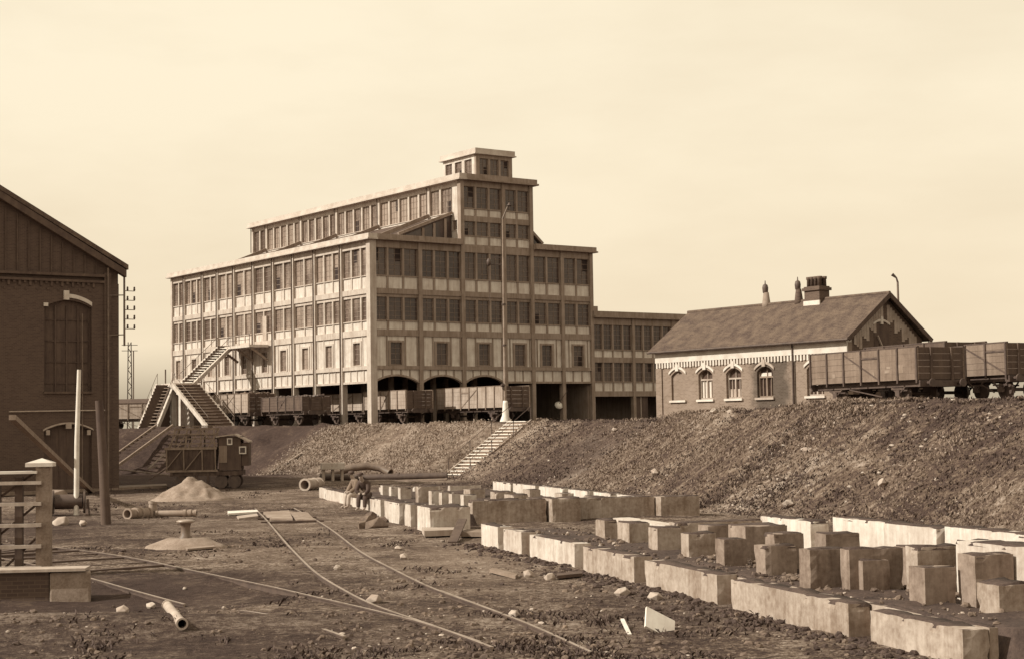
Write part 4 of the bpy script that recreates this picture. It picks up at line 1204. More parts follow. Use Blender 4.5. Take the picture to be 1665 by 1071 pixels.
# earth fill inside the near foundation
def fill(a0, a1, b0, b1, z, name, drop=0.0):
    mb = MB(); na, nb = int((a1 - a0) / .3), int((b1 - b0) / .3); vs = []
    for q in range(nb + 1):
        for p_ in range(na + 1):
            a = a0 + (a1 - a0) * p_ / na; b = b0 + (b1 - b0) * q / nb; c = AB(a, b)
            ed = p_ in (0, na) or q in (0, nb)
            vs.append((c.x, c.y, -.6 if ed else z - drop * sst(2.2, 3.8, b) + .07 * fbm(c.x, c.y, .9) + .04 * fbm(c.x, c.y, 2.5)))
    fs = [(q * (na + 1) + p_, q * (na + 1) + p_ + 1, (q + 1) * (na + 1) + p_ + 1, (q + 1) * (na + 1) + p_) for q in range(nb) for p_ in range(na)]
    mb.add(vs, fs, True); o = mb.build(name, 'soil_cap'); o['kind'] = 'structure'
fill(-.2, 25.6, .5, 6.6, .42, 'earth_fill', .5)
fill(-34.8, -10.4, 1.4, 10.0, .22, 'earth_fill')
fill(-15.6, -8.2, .4, 2.4, .4, 'earth_fill')
piers = [(5.95, 1.64, .42, .36, .73), (7.97, 1.55, .46, .55, .87), (10.32, 1.35, .48, .62, .58), (12.34, 1.28, .47, .66, .45), (15.0, .94, .53, .52, .46), (16.92, .92, .53, .68, .49), (19.64, .49, .66, .78, .42), (20.39, 1.10, .50, .52, .52), (22.6, .97, .56, .58, .5)]
G2 = 'concrete piers in the row behind the near foundation wall'
for i, (a, b, h, w2, w1) in enumerate(piers):
    q_ = AB(a, b, .5) - Vector((0, 0, CAMZ)); q_ = Vector((0, 0, CAMZ)) + q_ * (2.98 / 2.9); a, b = inv_ab(q_.x, q_.y)
    fblock(a - w1, a, b, b + w2, .25, .45 + h, 'block_concrete' if i < 4 else 'pier_concrete', 'concrete_pier', ORD[i] + ' pier from the far left in the row behind the near foundation wall', 'concrete pier', G2)
G3 = 'concrete piers in the second row by the bright back wall'
for i, (a, b, h, w2, w1) in enumerate([(9.4, 3.0, .45, .6, .6), (12.6, 2.5, .62, 1.0, .9), (15.6, 1.75, .66, .65, .5), (15.6, 2.9, .62, .75, .5), (19.55, 1.30, .64, 1.05, .33), (18.6, 3.0, .55, .55, .5), (20.3, 3.5, .5, .6, .5), (22.4, 2.0, .72, .7, .5)]):
    fblock(a - w1, a, b, b + w2, -.3, .5 + h, 'pier_concrete', 'concrete_pier', ORD[i] + ' pier from the far left in the second row, before the bright back wall', 'concrete pier', G3)
G4 = 'segments of the bright back wall of the near foundation'
for i, (a0, a1, b0, h) in enumerate([(1.2, 5.2, 3.6, .72), (5.5, 8.4, 6.2, .9), (8.5, 11.2, 6.75, 1.0), (11.3, 13.6, 6.6, 1.0), (13.7, 16.5, 6.75, 1.05), (16.6, 19.2, 6.65, 1.05), (19.3, 24.5, 6.75, 1.05)]):
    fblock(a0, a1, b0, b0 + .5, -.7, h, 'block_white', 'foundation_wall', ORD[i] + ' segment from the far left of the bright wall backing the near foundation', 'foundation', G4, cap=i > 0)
fblock(5.2, 5.8, 3.7, 6.1, -.3, .8, 'block_concrete', 'foundation_wall', 'grey cross wall at the far end of the near foundation', 'foundation')
fblock(20.6, 25.0, 2.75, 3.4, .0, 1.32, 'block_pale', 'foundation_wall', 'tall pale wall stub at the right edge behind the nearest piers', 'foundation')
fblock(19.9, 20.3, 2.2, 3.0, .0, 1.2, 'block_concrete', 'concrete_pier', 'tall grey pier touching the wall stub at the right edge', 'concrete pier')
fblock(22.9, 23.5, 1.7, 2.2, .0, .85, 'block_concrete', 'concrete_pier', 'low grey pier tucked below the wall stub at the right edge', 'concrete pier')

def fill_rubble(n, a0, a1, b0, b1, z, mname, r0, r1):
    mb = MB()
    for k in range(n):
        a, b = random.uniform(a0, a1), random.uniform(b0, b1)
        if fbm(a, b, .8) + random.uniform(-.3, .3) < 0: continue
        c = AB(a, b); rock_mesh(mb, (c.x, c.y, z + .07 * fbm(c.x, c.y, .9) + .04 * fbm(c.x, c.y, 2.5)), r0 + (r1 - r0) * random.random() ** 3)
    o = mb.build('pit_rubble', mname); o['kind'] = 'stuff'
fill_rubble(1500, .3, 25, .6, 2.6, .43, 'rubble_stone', .02, .10)
fill_rubble(160, .3, 25, .6, 2.4, .43, 'pale_stone', .02, .08)
# group 2, far
G5 = 'segments of the front wall of the far foundation'
for i, (a0, a1, b0, h) in enumerate([(-35, -33.2, 1.35, .5), (-32.6, -29.0, 1.25, .48), (-28.4, -25.2, 1.1, .5), (-24.4, -19.6, .95, .5), (-15.5, -14.4, .1, .72), (-13.3, -10.8, 0, .74), (-9.9, -9.0, 0, .76), (-8.0, -6.2, 0, .78)]):
    fblock(a0, a1, b0, b0 + (.55 if i < 7 else 1.35), -.3, h, 'block_pale', 'foundation_wall', ORD[i] + ' segment from the far left of the front wall of the far foundation', 'foundation', G5)
G6 = 'thin concrete posts standing inside the far foundation'
for i, (a, b, h) in enumerate([(-30.5, 3.6, .42), (-28.4, 3.55, .42), (-26.2, 3.5, .45), (-22.3, 3.4, .62), (-19.1, 3.2, .55), (-17.4, 3.2, .55), (-15.8, 3.2, .55), (-13.8, 3.15, .58)]):
    fblock(a - .5, a, b, b + (.5 if i != 3 else .9), .0, .25 + h, 'block_pale' if i != 3 else 'block_concrete', 'concrete_post', ORD[i] + ' post from the far left in the row inside the far foundation', 'concrete post', G6)
G7 = 'stepped end walls of the far foundation'
for i, (a0, a1, b0, b1, h) in enumerate([(-13.0, -12.4, 3.7, 4.9, .7), (-10.4, -9.8, 2.4, 5.1, .78), (-10.6, -9.4, 5.2, 6.25, .80), (-10.9, -10.3, 6.3, 9.4, .74), (-10.9, -9.8, 9.45, 10.95, .74)]):
    fblock(a0, a1, b0, b1, -.3, h, 'block_concrete', 'foundation_wall', ORD[i] + ' grey end wall from the left at the near end of the far foundation', 'foundation', G7)
G8 = 'segments of the back wall of the far foundation'
for i, (a0, a1) in enumerate([(-33.6, -30.5), (-30.1, -26.5), (-26.0, -22.5), (-21.7, -19.2), (-18.4, -16.4), (-15.6, -11.0)]):
    fblock(a0, a1, 9.9, 10.4, -.3, .62, 'block_white', 'foundation_wall', ORD[i] + ' segment from the far left of the back wall of the far foundation', 'foundation', G8)
for i, (b0, b1) in enumerate([(4.2, 5.4), (5.9, 7.2), (7.7, 9.3)]):
    fblock(-34.2, -33.7, b0, b1, -.3, .45, 'block_pale', 'foundation_wall', ORD[i] + ' low block from the left closing the distant end of the far foundation', 'foundation')
G9 = 'low blocks scattered inside the far foundation'
for i, (a, b, w1, w2, h) in enumerate([(-25, 6.4, 1.2, .7, .5), (-21.5, 6.6, .9, .8, .5), (-18.5, 6.5, 1.4, .6, .48), (-15.0, 6.2, .8, .9, .5), (-22.5, 8.4, 1.0, .5, .52), (-18.0, 8.4, 1.0, .5, .52), (-13.5, 8.2, 1.2, .6, .55)]):
    fblock(a - w1, a, b, b + w2, .0, h + .08, 'block_concrete', 'concrete_block', ORD[i] + ' low block from the left inside the far foundation', 'concrete block', G9)

# ------------------------------------------------------------------ stairs up the bank
st_dir = Vector((.93, .36, 0)).normalized(); st_side = Vector((st_dir.y, -st_dir.x, 0))
s0, s1 = ST0, ST1
run = Vector((s1.x - s0.x, s1.y - s0.y, 0)); rl = run.length; rdir = run / rl; rsd = Vector((rdir.y, -rdir.x, 0))
ST = empty('embankment_stairs', tuple(s0), math.atan2(rdir.y, rdir.x), 'flight of pale concrete steps climbing the grassy bank to the lamp mast', 'stairs')
nst = 17; zt_ = ZP + .05
m = MB(); tr_ = MB()
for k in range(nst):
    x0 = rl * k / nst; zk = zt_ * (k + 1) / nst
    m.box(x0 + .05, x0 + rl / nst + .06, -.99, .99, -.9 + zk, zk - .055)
    tr_.box(x0 - .03, x0 + rl / nst + .04, -1.0, 1.0, zk - .055, zk)
tr_.build('treads', 'tread_concrete', ST)
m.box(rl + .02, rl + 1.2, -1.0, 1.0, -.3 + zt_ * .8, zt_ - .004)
m.build('risers', 'mid_wood', ST)  # darker riser colour paints the shade under the nosings
m = MB()
for s_ in (-1, 1): m.beam((-.1, s_ * 1.07, .02), (rl + .2, s_ * 1.07, zt_ - .02), .12, .34)
m.build('stringer', 'block_concrete', ST)
rlm = MB()
for s_ in (-1, 1):
    for t in (.05, .38, .72, 1.0):
        x = rl * t; z = zt_ * t; rlm.tube([(x, s_ * 1.15, z - .2), (x, s_ * 1.15, z + 1.05)], .03, 6)
    rlm.tube([(rl * .05, s_ * 1.15, zt_ * .05 + 1.0), (rl, s_ * 1.15, zt_ + 1.0)], .02, 6)
rlm.build('handrail', 'iron_dark', ST)

# ------------------------------------------------------------------ lamp masts
lb = Vector((-.62, 128, tz(-.62, 128)))
LM = empty('lamp_mast', tuple(lb), 0, 'tall slender lamp mast on a flared pale base at the top of the bank stairs', 'lamp mast')
H_ = 20.7 - lb.z
MB().lathe([(.48, -.3), (.48, .0), (.26, .55), (.2, 1.5), (.17, 1.7)], (0, 0, 0), 16).build('mast_base', 'tread_concrete', LM)
MB().tube([(0, 0, 1.6), (.0, 0, 9), (.02, 0, H_ - 1.0)], [.125, .095, .06], 10).build('mast', 'pale_brick', LM)
MB().tube([(.02, 0, H_ - 1.05), (.12, 0, H_ - .8), (.5, 0, H_ + .1)], [.07, .06, .05], 8).build('lamp_arm', 'iron_mid', LM)
m = MB(); m.lathe([(.04, .25), (.09, .1), (.24, 0), (.2, -.03)], (.55, 0, H_ + .0), 12); m.build('lamp_shade', 'iron_dark', LM)
m = MB(); z = 12.6 - .2
m.tube([(0, 0, z), (-1.15, 0, z)], .035, 6); m.tube([(0, 0, z + .55), (-.9, 0, z + .55)], .03, 6); m.tube([(-1.1, 0, z), (-1.1, 0, z - 3.2)], .02, 6); m.build('bracket', 'iron_dark', LM)
m = MB(); m.lathe([(.05, 0), (.16, .1), (.18, .4), (.1, .55), (.04, .6)], (-1.12, 0, z - .1), 10); m.build('lantern', 'iron_dark', LM)
m = MB(); m.box(-.22, -.13, -.16, .16, 2.6, 3.1); m.tube([(0, 0, 2.9), (-.3, -.15, 2.9)], .12, 8); m.build('junction_box', 'iron_dark', LM)
for z in (6.0, 9.2):
    m = MB(); m.tube([(0, 0, z), (0, 0, z + .12)], .17, 10); m.build('mast_collar', 'iron_dark', LM)
p = atY(1465, 640, 110)
L2 = empty('lamp_post', (p.x, 110, tz(p.x, 110)), 0, 'thin lamp post with a bent top behind the brick house gable', 'lamp post')
hh = atY(1462, 458, 110).z - tz(p.x, 110)
MB().tube([(0, 0, 0), (0, 0, hh)], [.13, .07], 8).build('post', 'iron_mid', L2)
MB().tube([(0, 0, hh - .05), (-.08, 0, hh + .25), (-.36, 0, hh + .5)], [.07, .06, .12], 8).build('lamp_head', 'iron_dark', L2)

# ------------------------------------------------------------------ footbridge beside the long side
# pieces are set out from the landing
lp = Vector((-30.9, 150.6, 0)); lz = 7.75
FB = empty('footbridge', (lp.x, lp.y, ZP), TH, 'concrete footbridge landing on slender legs with stairs on three sides', 'footbridge')
z0 = lz - ZP
MB().box(-1.3, .9, -1.3, 1.0, z0 - .28, z0).build('landing', 'concrete_panel', FB)
for x, y in ((-1.05, -1.1), (.7, -1.1), (-1.05, .8), (.7, .8)):
    MB().box(x - .23, x + .23, y - .23, y + .23, -.5, z0 - .28).build('column', 'concrete_panel', FB)
def flight(name, p, q, wdt, n, thick=.2, sm='concrete_panel', tm='concrete_front', rail_=True):
    p, q = Vector(p), Vector(q); h = Vector((q.x - p.x, q.y - p.y, 0)); hd = h.normalized(); sd = Vector((hd.y, -hd.x, 0))
    m = MB()
    for s_ in (-1, 1): m.beam(p + sd * s_ * wdt / 2 - Vector((0, 0, .12)), q + sd * s_ * wdt / 2 - Vector((0, 0, .12)), .2, .38)
    o = m.build(name, sm, FB)
    t = MB(); ri = MB()
    for k in range(n):
        c = p.lerp(q, (k + .5) / n); a = h.length / n
        vsx = [c - hd * a * .62, c + hd * a * .62]
        t.beam(vsx[0], vsx[1], wdt - .2, .08)
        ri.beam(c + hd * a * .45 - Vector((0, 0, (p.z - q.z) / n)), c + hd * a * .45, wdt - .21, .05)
    t.build('treads', tm, o); ri.build('risers', 'inner_wall', o)  # dark risers put each step's shade into the colour
    if rail_:
        r_ = MB()
        for s_ in (-1, 1):
            r_.tube([p + sd * s_ * wdt / 2 + Vector((0, 0, .95)), q + sd * s_ * wdt / 2 + Vector((0, 0, .95))], .025, 6)
            for k in range(4):
                c = p.lerp(q, k / 3) + sd * s_ * wdt / 2; r_.tube([c, c + Vector((0, 0, .95))], .02, 6)
        r_.build('handrail', 'iron_mid', o)
    return o
# to the factory door platform (platform spans local building y 18.6-25.4, x -2.2): convert to bridge axes
def B2F(x, y, z):
    wpt = Vector((-12.0145, 139, 0)) + RDIR * x + LDIR * y
    d = wpt - Vector((lp.x, lp.y, 0)); return Vector((d.dot(RDIR), d.dot(LDIR), z))
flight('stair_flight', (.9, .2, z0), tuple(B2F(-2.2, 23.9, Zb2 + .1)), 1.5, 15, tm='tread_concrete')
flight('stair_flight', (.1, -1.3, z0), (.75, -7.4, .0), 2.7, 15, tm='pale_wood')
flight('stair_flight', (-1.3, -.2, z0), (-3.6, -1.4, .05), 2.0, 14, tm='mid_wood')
m = MB(); m.poly([(-1.35, z0 - .3), (-3.5, -.4), (-1.35, -.4)], lambda a, b, d: (a, d - (a + 1.35) * -.5, b), -1.15, -1.0); m.build('stair_cheek', 'inner_wall', FB)
# wooden ladder steps down the dark bank
a = atY(222, 700, 131); 
LS = empty('bank_ladder', (-29.2, 128.6, 0), 0, 'wooden ladder steps lying on the dark bank at the foot of the footbridge', 'ladder')
m = MB()
p0, p1 = Vector((-3.2, -2.4, .0)), Vector((.6, 5.2, 3.85))
for s_ in (-1, 1): m.beam(p0 + Vector((s_ * .75, -s_ * .3, 0)), p1 + Vector((s_ * .75, -s_ * .3, 0)), .14, .22)
m.build('ladder_stringer', 'mid_wood', LS)
m = MB()
for k in range(16):
    c = p0.lerp(p1, (k + .5) / 16); m.beam(c + Vector((-.72, .29, 0)), c + Vector((.72, -.29, 0)), .22, .05)
m.build('ladder_treads', 'dark_wood', LS)

# ------------------------------------------------------------------ timber coal hopper / loader
hb = ground(335, 792)
HP = empty('coal_loader', (hb.x, hb.y, tz(hb.x, hb.y)), math.radians(4), 'dark timber coal loader on wheels with small cab and white window frames', 'coal loader')
u = MB()
for y in (-.9, .9): u.box(-2.2, 2.5, y - .1, y + .1, .75, 1.0)
for x in (-2.1, -.6, .9, 2.4): u.box(x - .1, x + .1, -1.1, 1.1, .78, 1.03)
u.beam((-1.9, -.95, 1.0), (-1.2, -.95, .2), .12, .12); u.beam((-.5, -.95, 1.1), (-.5, -.95, -.1), .2, .2); u.beam((.25, -.95, 1.1), (.25, -.95, -.1), .16, .2)
u.build('undercarriage', 'dark_wood', HP)
for x in (-1.5, 1.1, 1.95):
    w_ = MB()
    for y in (-.85, .85): w_.tube([(x, y - .06, .4), (x, y + .06, .4)], .42, 16)
    w_.tube([(x, -.85, .4), (x, .85, .4)], .06, 6); w_.build('wheelset', 'iron_dark', HP)
h = MB()     # boarded hopper, wider at the top
for k in range(11):
    x0 = -2.3 + k * .29
    h.beam((x0 * .93 - .06, -1.0, 1.05), (x0, -1.22, 2.35), .27, .05)
    h.beam((x0 * .93 - .06, 1.0, 1.05), (x0, 1.22, 2.35), .27, .05)
for k in range(5):
    z = 1.1 + k * .25; h.box(-2.42 - k * .02, -2.36 - k * .02, -1.0 - k * .04, 1.0 + k * .04, z, z + .23)
h.box(-2.3, .8, -1.0, 1.0, 1.04, 1.1)
h.build('hopper', 'dark_wood', HP)
r = MB()
for y in (-1.27, 1.27): r.box(-2.5, .85, y - .07, y + .07, 2.3, 2.44); r.box(-2.45, .9, y * .84 - .06, y * .84 + .06, .98, 1.1)
for x in (-2.4, -1.3, -.1, .75): r.beam((x, -1.3, 2.4), (x, -1.1, 1.05), .09, .07)
r.box(-2.55, -2.42, -1.3, 1.3, 2.3, 2.44)
r.build('hopper_rim', 'mid_wood', HP)
f = MB()     # open frame above the hopper
for x, lean in ((-2.2, .35), (-1.2, .1), (-.2, 0), (.7, -.05)):
    for y in (-1.1, 1.1): f.beam((x, y, 2.4), (x + lean, y * .9, 3.5), .1, .1)
for y in (-.99, .99): f.box(-1.95, .8, y - .06, y + .06, 3.45, 3.57); f.box(-1.6, .7, y - .04, y + .04, 2.9, 2.98)
for x in (-1.5, -.6, .3): f.box(x - .05, x + .05, -1.0, 1.0, 3.57, 3.66)
f.box(-1.9, .7, -.9, .9, 3.1, 3.16)
for x in (-2.3, -1.7, -1.0, -.4, .3): f.beam((x, -1.25, 2.42), (x + .7, -1.0, 3.5), .06, .06)
for k in range(9): f.box(-2.1 + k * .34, -1.98 + k * .34, -1.22, 1.1, 3.66, 3.72)
for z in (2.62, 3.18): f.box(-2.3, .9, -1.16, -1.1, z, z + .07)
f.beam((.8, -1.15, 2.5), (-.2, -1.1, 3.5), .07, .07); f.beam((-2.5, -1.2, 1.1), (-1.4, -1.25, 2.3), .08, .05); f.beam((-1.2, -1.25, 1.1), (-.1, -1.27, 2.3), .08, .05)
f.build('upper_frame', 'mid_wood', HP)
c = MB(); c.box(.95, 2.4, -1.0, 1.0, 1.05, 3.05); cab = c.build('cab', 'dark_wood', HP)
c = MB(); c.add([(.8, -1.2, 3.06), (2.0, -1.2, 3.2), (2.0, 1.2, 3.2), (.8, 1.2, 3.06), (.8, -1.2, 3.0), (2.0, -1.2, 3.12), (2.0, 1.2, 3.12), (.8, 1.2, 3.0)], [(0, 1, 2, 3), (7, 6, 5, 4), (0, 4, 5, 1), (1, 5, 6, 2), (2, 6, 7, 3), (3, 7, 4, 0)])
c.add([(2.0, -1.25, 3.2), (2.95, -1.25, 2.75), (2.95, 1.2, 2.75), (2.0, 1.2, 3.2), (2.0, -1.25, 3.12), (2.95, -1.25, 2.67), (2.95, 1.2, 2.67), (2.0, 1.2, 3.12)], [(0, 1, 2, 3), (7, 6, 5, 4), (0, 4, 5, 1), (1, 5, 6, 2), (2, 6, 7, 3), (3, 7, 4, 0)])
c.build('cab_roof', 'pale_wood', cab)
c = MB(); c.box(2.42, 2.9, -.9, .9, 1.3, 2.66); c.build('side_bunker', 'dark_wood', HP)
for (x0, x1, z0_, z1_, y) in ((1.5, 1.85, 2.55, 2.95, -1.02), (2.28, 2.75, 2.0, 2.45, -1.02)):
    wf = MB(); t = .07
    wf.box(x0, x1, y - .05, y + .03, z0_, z0_ + t); wf.box(x0, x1, y - .05, y + .03, z1_ - t, z1_); wf.box(x0, x0 + t, y - .05, y + .03, z0_ + t, z1_ - t); wf.box(x1 - t, x1, y - .05, y + .03, z0_ + t, z1_ - t)
    wf = wf.build('window_frame', 'white_paint', cab); MB().box(x0 + t, x1 - t, y - .01, y + .02, z0_ + t, z1_ - t).build('pane', 'pane_dark', wf)
MB().box(.98, 1.5, -1.05, -1.0, 1.5, 2.5).build('cab_door', 'mid_wood', cab)
MB().beam((-2.4, -.6, 1.25), (-3.6, -.7, .55), .4, .08).build('chute', 'dark_wood', HP)
HP.scale = (.9, .9, 1.0)
# long board and thin pole leaning on the bank at its left
q0, q1 = ground(237, 762, .9), ground(270, 738, 1.4)
m = MB(); m.beam(tuple(atY(240, 762, 101)), tuple(atY(268, 737, 102)), .09, .06); m.beam(tuple(atY(240, 762, 101)), tuple(atY(257, 756, 101)), .14, .1)
tag(m.build('crank_handle', 'pale_wood'), 'bent pale lever leaning beside the left side of the coal loader', 'lever')
m = MB(); m.tube([tuple(atY(190, 762, 101)), tuple(atY(275, 772, 101))], .05, 6); tag(m.build('long_pole', 'pale_wood'), 'long thin pole lying low in front of the dark bank', 'pole')

# ------------------------------------------------------------------ sand heap
def heap(loc, rx, ry, h, m, name, label):
    mb = MB(); n = 40; vs = []
    for j in range(n + 1):
        for i in range(n + 1):
            x = -1 + 2 * i / n; y = -1 + 2 * j / n
            d = math.hypot(x, y)
            prof = max(0, 1 - d) ** 1.05
            z = h * prof * (1 + .35 * fbm(x + loc[0], y, 2.2)) + (.14 * fbm(x + 7, y + loc[0], 3.2, 3) + .05 * fbm(x * 3, y * 3, 3)) * (d < .98) * min(1, (1 - d) * 4)
            vs.append((x * rx, y * ry, z - (.12 if d >= 1 else 0.0)))
    fs = [(j * (n + 1) + i, j * (n + 1) + i + 1, (j + 1) * (n + 1) + i + 1, (j + 1) * (n + 1) + i) for j in range(n) for i in range(n)]
    mb.add(vs, fs, True); o = mb.build(name, m); o.location = loc
    return tag(o, label, 'heap')
heap((HEAP.x + .1, HEAP.y + .5, tz(HEAP.x, HEAP.y)), 2.05, 2.05, 1.1, 'sand', 'sand_heap', 'pale heap of sand in front of the coal loader')

# ------------------------------------------------------------------ capstan on its mound
CP = empty('capstan', (CAP.x, CAP.y, tz(CAP.x, CAP.y)), 0, 'iron capstan with a flat round cap on a low pale mound', 'capstan')
CP_mound = MB(); n = 28
vs = []
for j in range(n + 1):
    for i in range(n + 1):
        x = -1 + 2 * i / n; y = -1 + 2 * j / n; d = math.hypot(x, y)
        vs.append((x * 1.22, y * 1.0, (.26 * min(1, max(0, 1 - d) * 1.9) + .03 * fbm(x + 5, y, 3) * (d < 1)) - (.1 if d >= 1 else 0)))
CP_mound.add(vs, [(j * (n + 1) + i, j * (n + 1) + i + 1, (j + 1) * (n + 1) + i + 1, (j + 1) * (n + 1) + i) for j in range(n) for i in range(n)], True)
CP_mound.build('mound', 'sand', CP)
MB().lathe([(.24, .12), (.22, .25), (.14, .34), (.125, .55), (.16, .68), (.19, .70)], n=24).build('drum', 'iron_mid', CP)
MB().lathe([(.19, .70), (.26, .72), (.27, .755), (.2, .79), (.06, .80)], n=24).build('cap_plate', 'rail_steel', CP)

# ------------------------------------------------------------------ pipes
def pipe(pts, r, m, label, flanges=(), name='iron_pipe', n=18, ring=True, group=None):
    pts = [Vector(p) for p in pts]; c = pts[0].copy()
    o = empty(name, tuple(c), 0, label, 'pipe', group)
    mb = MB(); L = [p - c for p in pts]
    mb.tube(L, r, n, cap=False); mb.tube([p for p in L], r * .84, n, cap=False)
    d0 = (L[0] - L[1]).normalized(); d1 = (L[-1] - L[-2]).normalized()
    mb.build('barrel', m, o)
    def ringm(p, d, w_=.09, k=1.18):
        q = MB(); 
        q.tube([p - d * w_ / 2, p + d * w_ / 2], r * k, n, cap=False); q.tube([p - d * w_ / 2, p + d * w_ / 2], r * .83, n, cap=False)
        vs = []
        ref = Vector((0, 0, 1)) if abs(d.z) < .9 else Vector((1, 0, 0)); a = d.cross(ref).normalized(); b = d.cross(a)
        for e in (-1, 1):
            vs = []
            for rr in (r * .83, r * k):
                for t in range(n): vs.append(p + d * e * w_ / 2 + (a * math.cos(2 * PI * t / n) + b * math.sin(2 * PI * t / n)) * rr)
            q.add(vs, [(t, (t + 1) % n, n + (t + 1) % n, n + t) for t in range(n)])
        return q
    ringm(L[0], d0).build('flange', m, o); ringm(L[-1], d1).build('flange', m, o)
    for f_ in flanges:
        p = L[0].lerp(L[-1], f_); ringm(p, d1, .12, 1.25).build('flange', m, o)
    return o
pipe([atY(522, 776, 107.5), atY(600, 776, 107), atY(726, 773, 106.5)], .24, 'iron_dark', 'long dark iron pipe lying before the foot of the stairs', (.3, .62))
pipe([atY(540, 786, 104), atY(726, 780, 103)], .13, 'iron_mid', 'thinner dark pipe lying in front of the long pipe')
ce = [atY(528, 772, 109.5), atY(552, 766, 110), atY(575, 759.5, 110), atY(598, 757, 110), atY(618, 760, 110), atY(634, 768, 109.5)]
pipe(ce, .25, 'iron_mid', 'curved pipe bend resting over the long dark pipe', name='pipe_bend')
rp = ground(502, 797)
for i, (px, lab) in enumerate(((496, 'open ended pale pipe ring, the left one of two beside the far foundation'), (504, 'open ended pale pipe ring, the right one of two beside the far foundation'))):
    c = ground(px, 797 - i); c.z = tz(c.x, c.y) + .33
    pipe([c, c + Vector((.35, 1.1, 0))], .30, 'pale_stone' if i == 0 else 'pale_wood', lab, group='pipe rings by the far foundation')
c = ground(545, 795); 
m = MB(); m.box(-.75, .75, -.5, .5, 0, .42); o = m.build('concrete_slab', 'block_pale', None, .02); o.location = (atY(541, 778, 106)); o.location.z = .75; o.rotation_euler = (0, 0, .2)
tag(o, 'pale concrete slab perched on small posts by the pipes', 'slab')
m = MB()
for x in (-.6, 0, .6): m.box(x - .08, x + .08, -.3, .3, -.8, 0)
m.build('support', 'pale_wood', o)
# pale cast pipe in the yard left
pa, pb2 = ground(255, 838), ground(318, 837)
for v_ in (pa, pb2): v_.z = tz(v_.x, v_.y) + .14
pipe([pa, pb2], .125, 'pale_brick', 'pale cast pipe with collars lying in the yard left of the iron plates', (.72, .86))
pc = ground(208, 843); pd = ground(240, 840)
for v_ in (pc, pd): v_.z = tz(v_.x, v_.y) + .2
pipe([pc, pd], .19, 'pale_brick', 'short fat pipe piece with collars left of the standing one', (.35, .6))
pe = ground(247, 838); pe.z = tz(pe.x, pe.y) + .02
pipe([pe, pe + Vector((.05, 0, .55))], .16, 'pale_brick', 'short pipe piece standing upright between two lying pipes', (.5,))
# pipe end near the bottom left
pf_ = ground(272, 992); pg2 = ground(296, 1034)
pf_.z = tz(pf_.x, pf_.y) + .17; pg2.z = tz(pg2.x, pg2.y) + .12
pipe([pf_, pg2], .085, 'pale_wood', 'pale pipe sticking out toward the bottom edge at the near left')

# ------------------------------------------------------------------ iron plates and planks
def flat(pxs, th, m, name, label, cat, tilt=0.0, lift=.05):
    P_ = [ground(*p) for p in pxs]; c = sum(P_, Vector()) / len(P_); z = tz(c.x, c.y) + lift
    mb = MB(); n = len(P_)
    vs = [(p.x - c.x, p.y - c.y, -.02) for p in P_] + [(p.x - c.x, p.y - c.y, th) for p in P_]
    mb.add(vs, [tuple(range(n)), tuple(range(n, 2 * n))] + [(i, (i + 1) % n, n + (i + 1) % n, n + i) for i in range(n)])
    o = mb.build(name, m); o.location = (c.x, c.y, z)
    return tag(o, label, cat)
flat([(428, 835), (470, 832), (476, 846), (440, 846)], .05, 'pale_brick', 'iron_plate', 'pale iron plate lying between the two rails', 'plate')
flat([(470, 834), (500, 836), (512, 848), (482, 848)], .04, 'sand', 'iron_plate', 'dull plate lying right of the pale iron plate', 'plate')
flat([(370, 833), (418, 831), (420, 834), (371, 837)], .06, 'bright_wood', 'plank', 'bright narrow plank lying left of the rails', 'plank')
flat([(385, 841), (418, 837), (420, 841), (388, 845)], .05, 'pale_wood', 'plank', 'shorter plank lying just below the bright narrow plank', 'plank')
flat([(300, 892), (345, 889), (350, 893), (305, 897)], .03, 'sand', 'plank', 'flat slab at the right foot of the capstan mound', 'slab')
flat([(0, 801), (270, 790), (272, 793), (0, 806)], .14, 'mid_wood', 'beam', 'long dark beam lying on the ground before the coal loader', 'beam', lift=.02)
flat([(686, 866), (742, 866), (745, 870), (690, 872)], .16, 'pale_wood', 'plank', 'long plank lying against the end of the far foundation', 'plank')
m = MB(); a, b = ground(736, 880), ground(752, 868); m.beam((a.x, a.y, tz(a.x, a.y) + .02), (b.x, b.y + .2, tz(b.x, b.y) + .5), .28, .05); tag(m.build('leaning_board', 'dark_wood'), 'dark board propped up between the two foundations', 'board')
flat([(748, 868), (785, 868), (786, 873), (748, 873)], .12, 'mid_wood', 'plank', 'dark plank ending at the corner of the near foundation', 'plank')
flat([(800, 928), (842, 938), (838, 942), (796, 931)], .05, 'mid_wood', 'plank', 'weathered plank among the rubble before the near foundation', 'plank')
flat([(905, 938), (945, 934), (947, 938), (906, 942)], .05, 'dark_wood', 'plank', 'dark stick beside the two pale stones near the foundation', 'plank')
# square board at the bottom
m = MB(); a = ground(1072, 1022); m.box(-.28, .28, -.02, .02, -.05, .42); o = m.build('square_board', 'bright_wood'); o.location = (a.x, a.y, tz(a.x, a.y)); o.rotation_euler = (math.radians(-48), math.radians(28), .25)
tag(o, 'pale square board tilted in the rubble at the bottom edge', 'board')
m = MB(); a, b = ground(1012, 1014), ground(1024, 1026); m.beam((a.x, a.y, tz(a.x, a.y) + .12), (b.x, b.y, tz(b.x, b.y)), .06, .03); tag(m.build('stick', 'bright_wood'), 'small pale stick left of the tilted square board', 'stick')

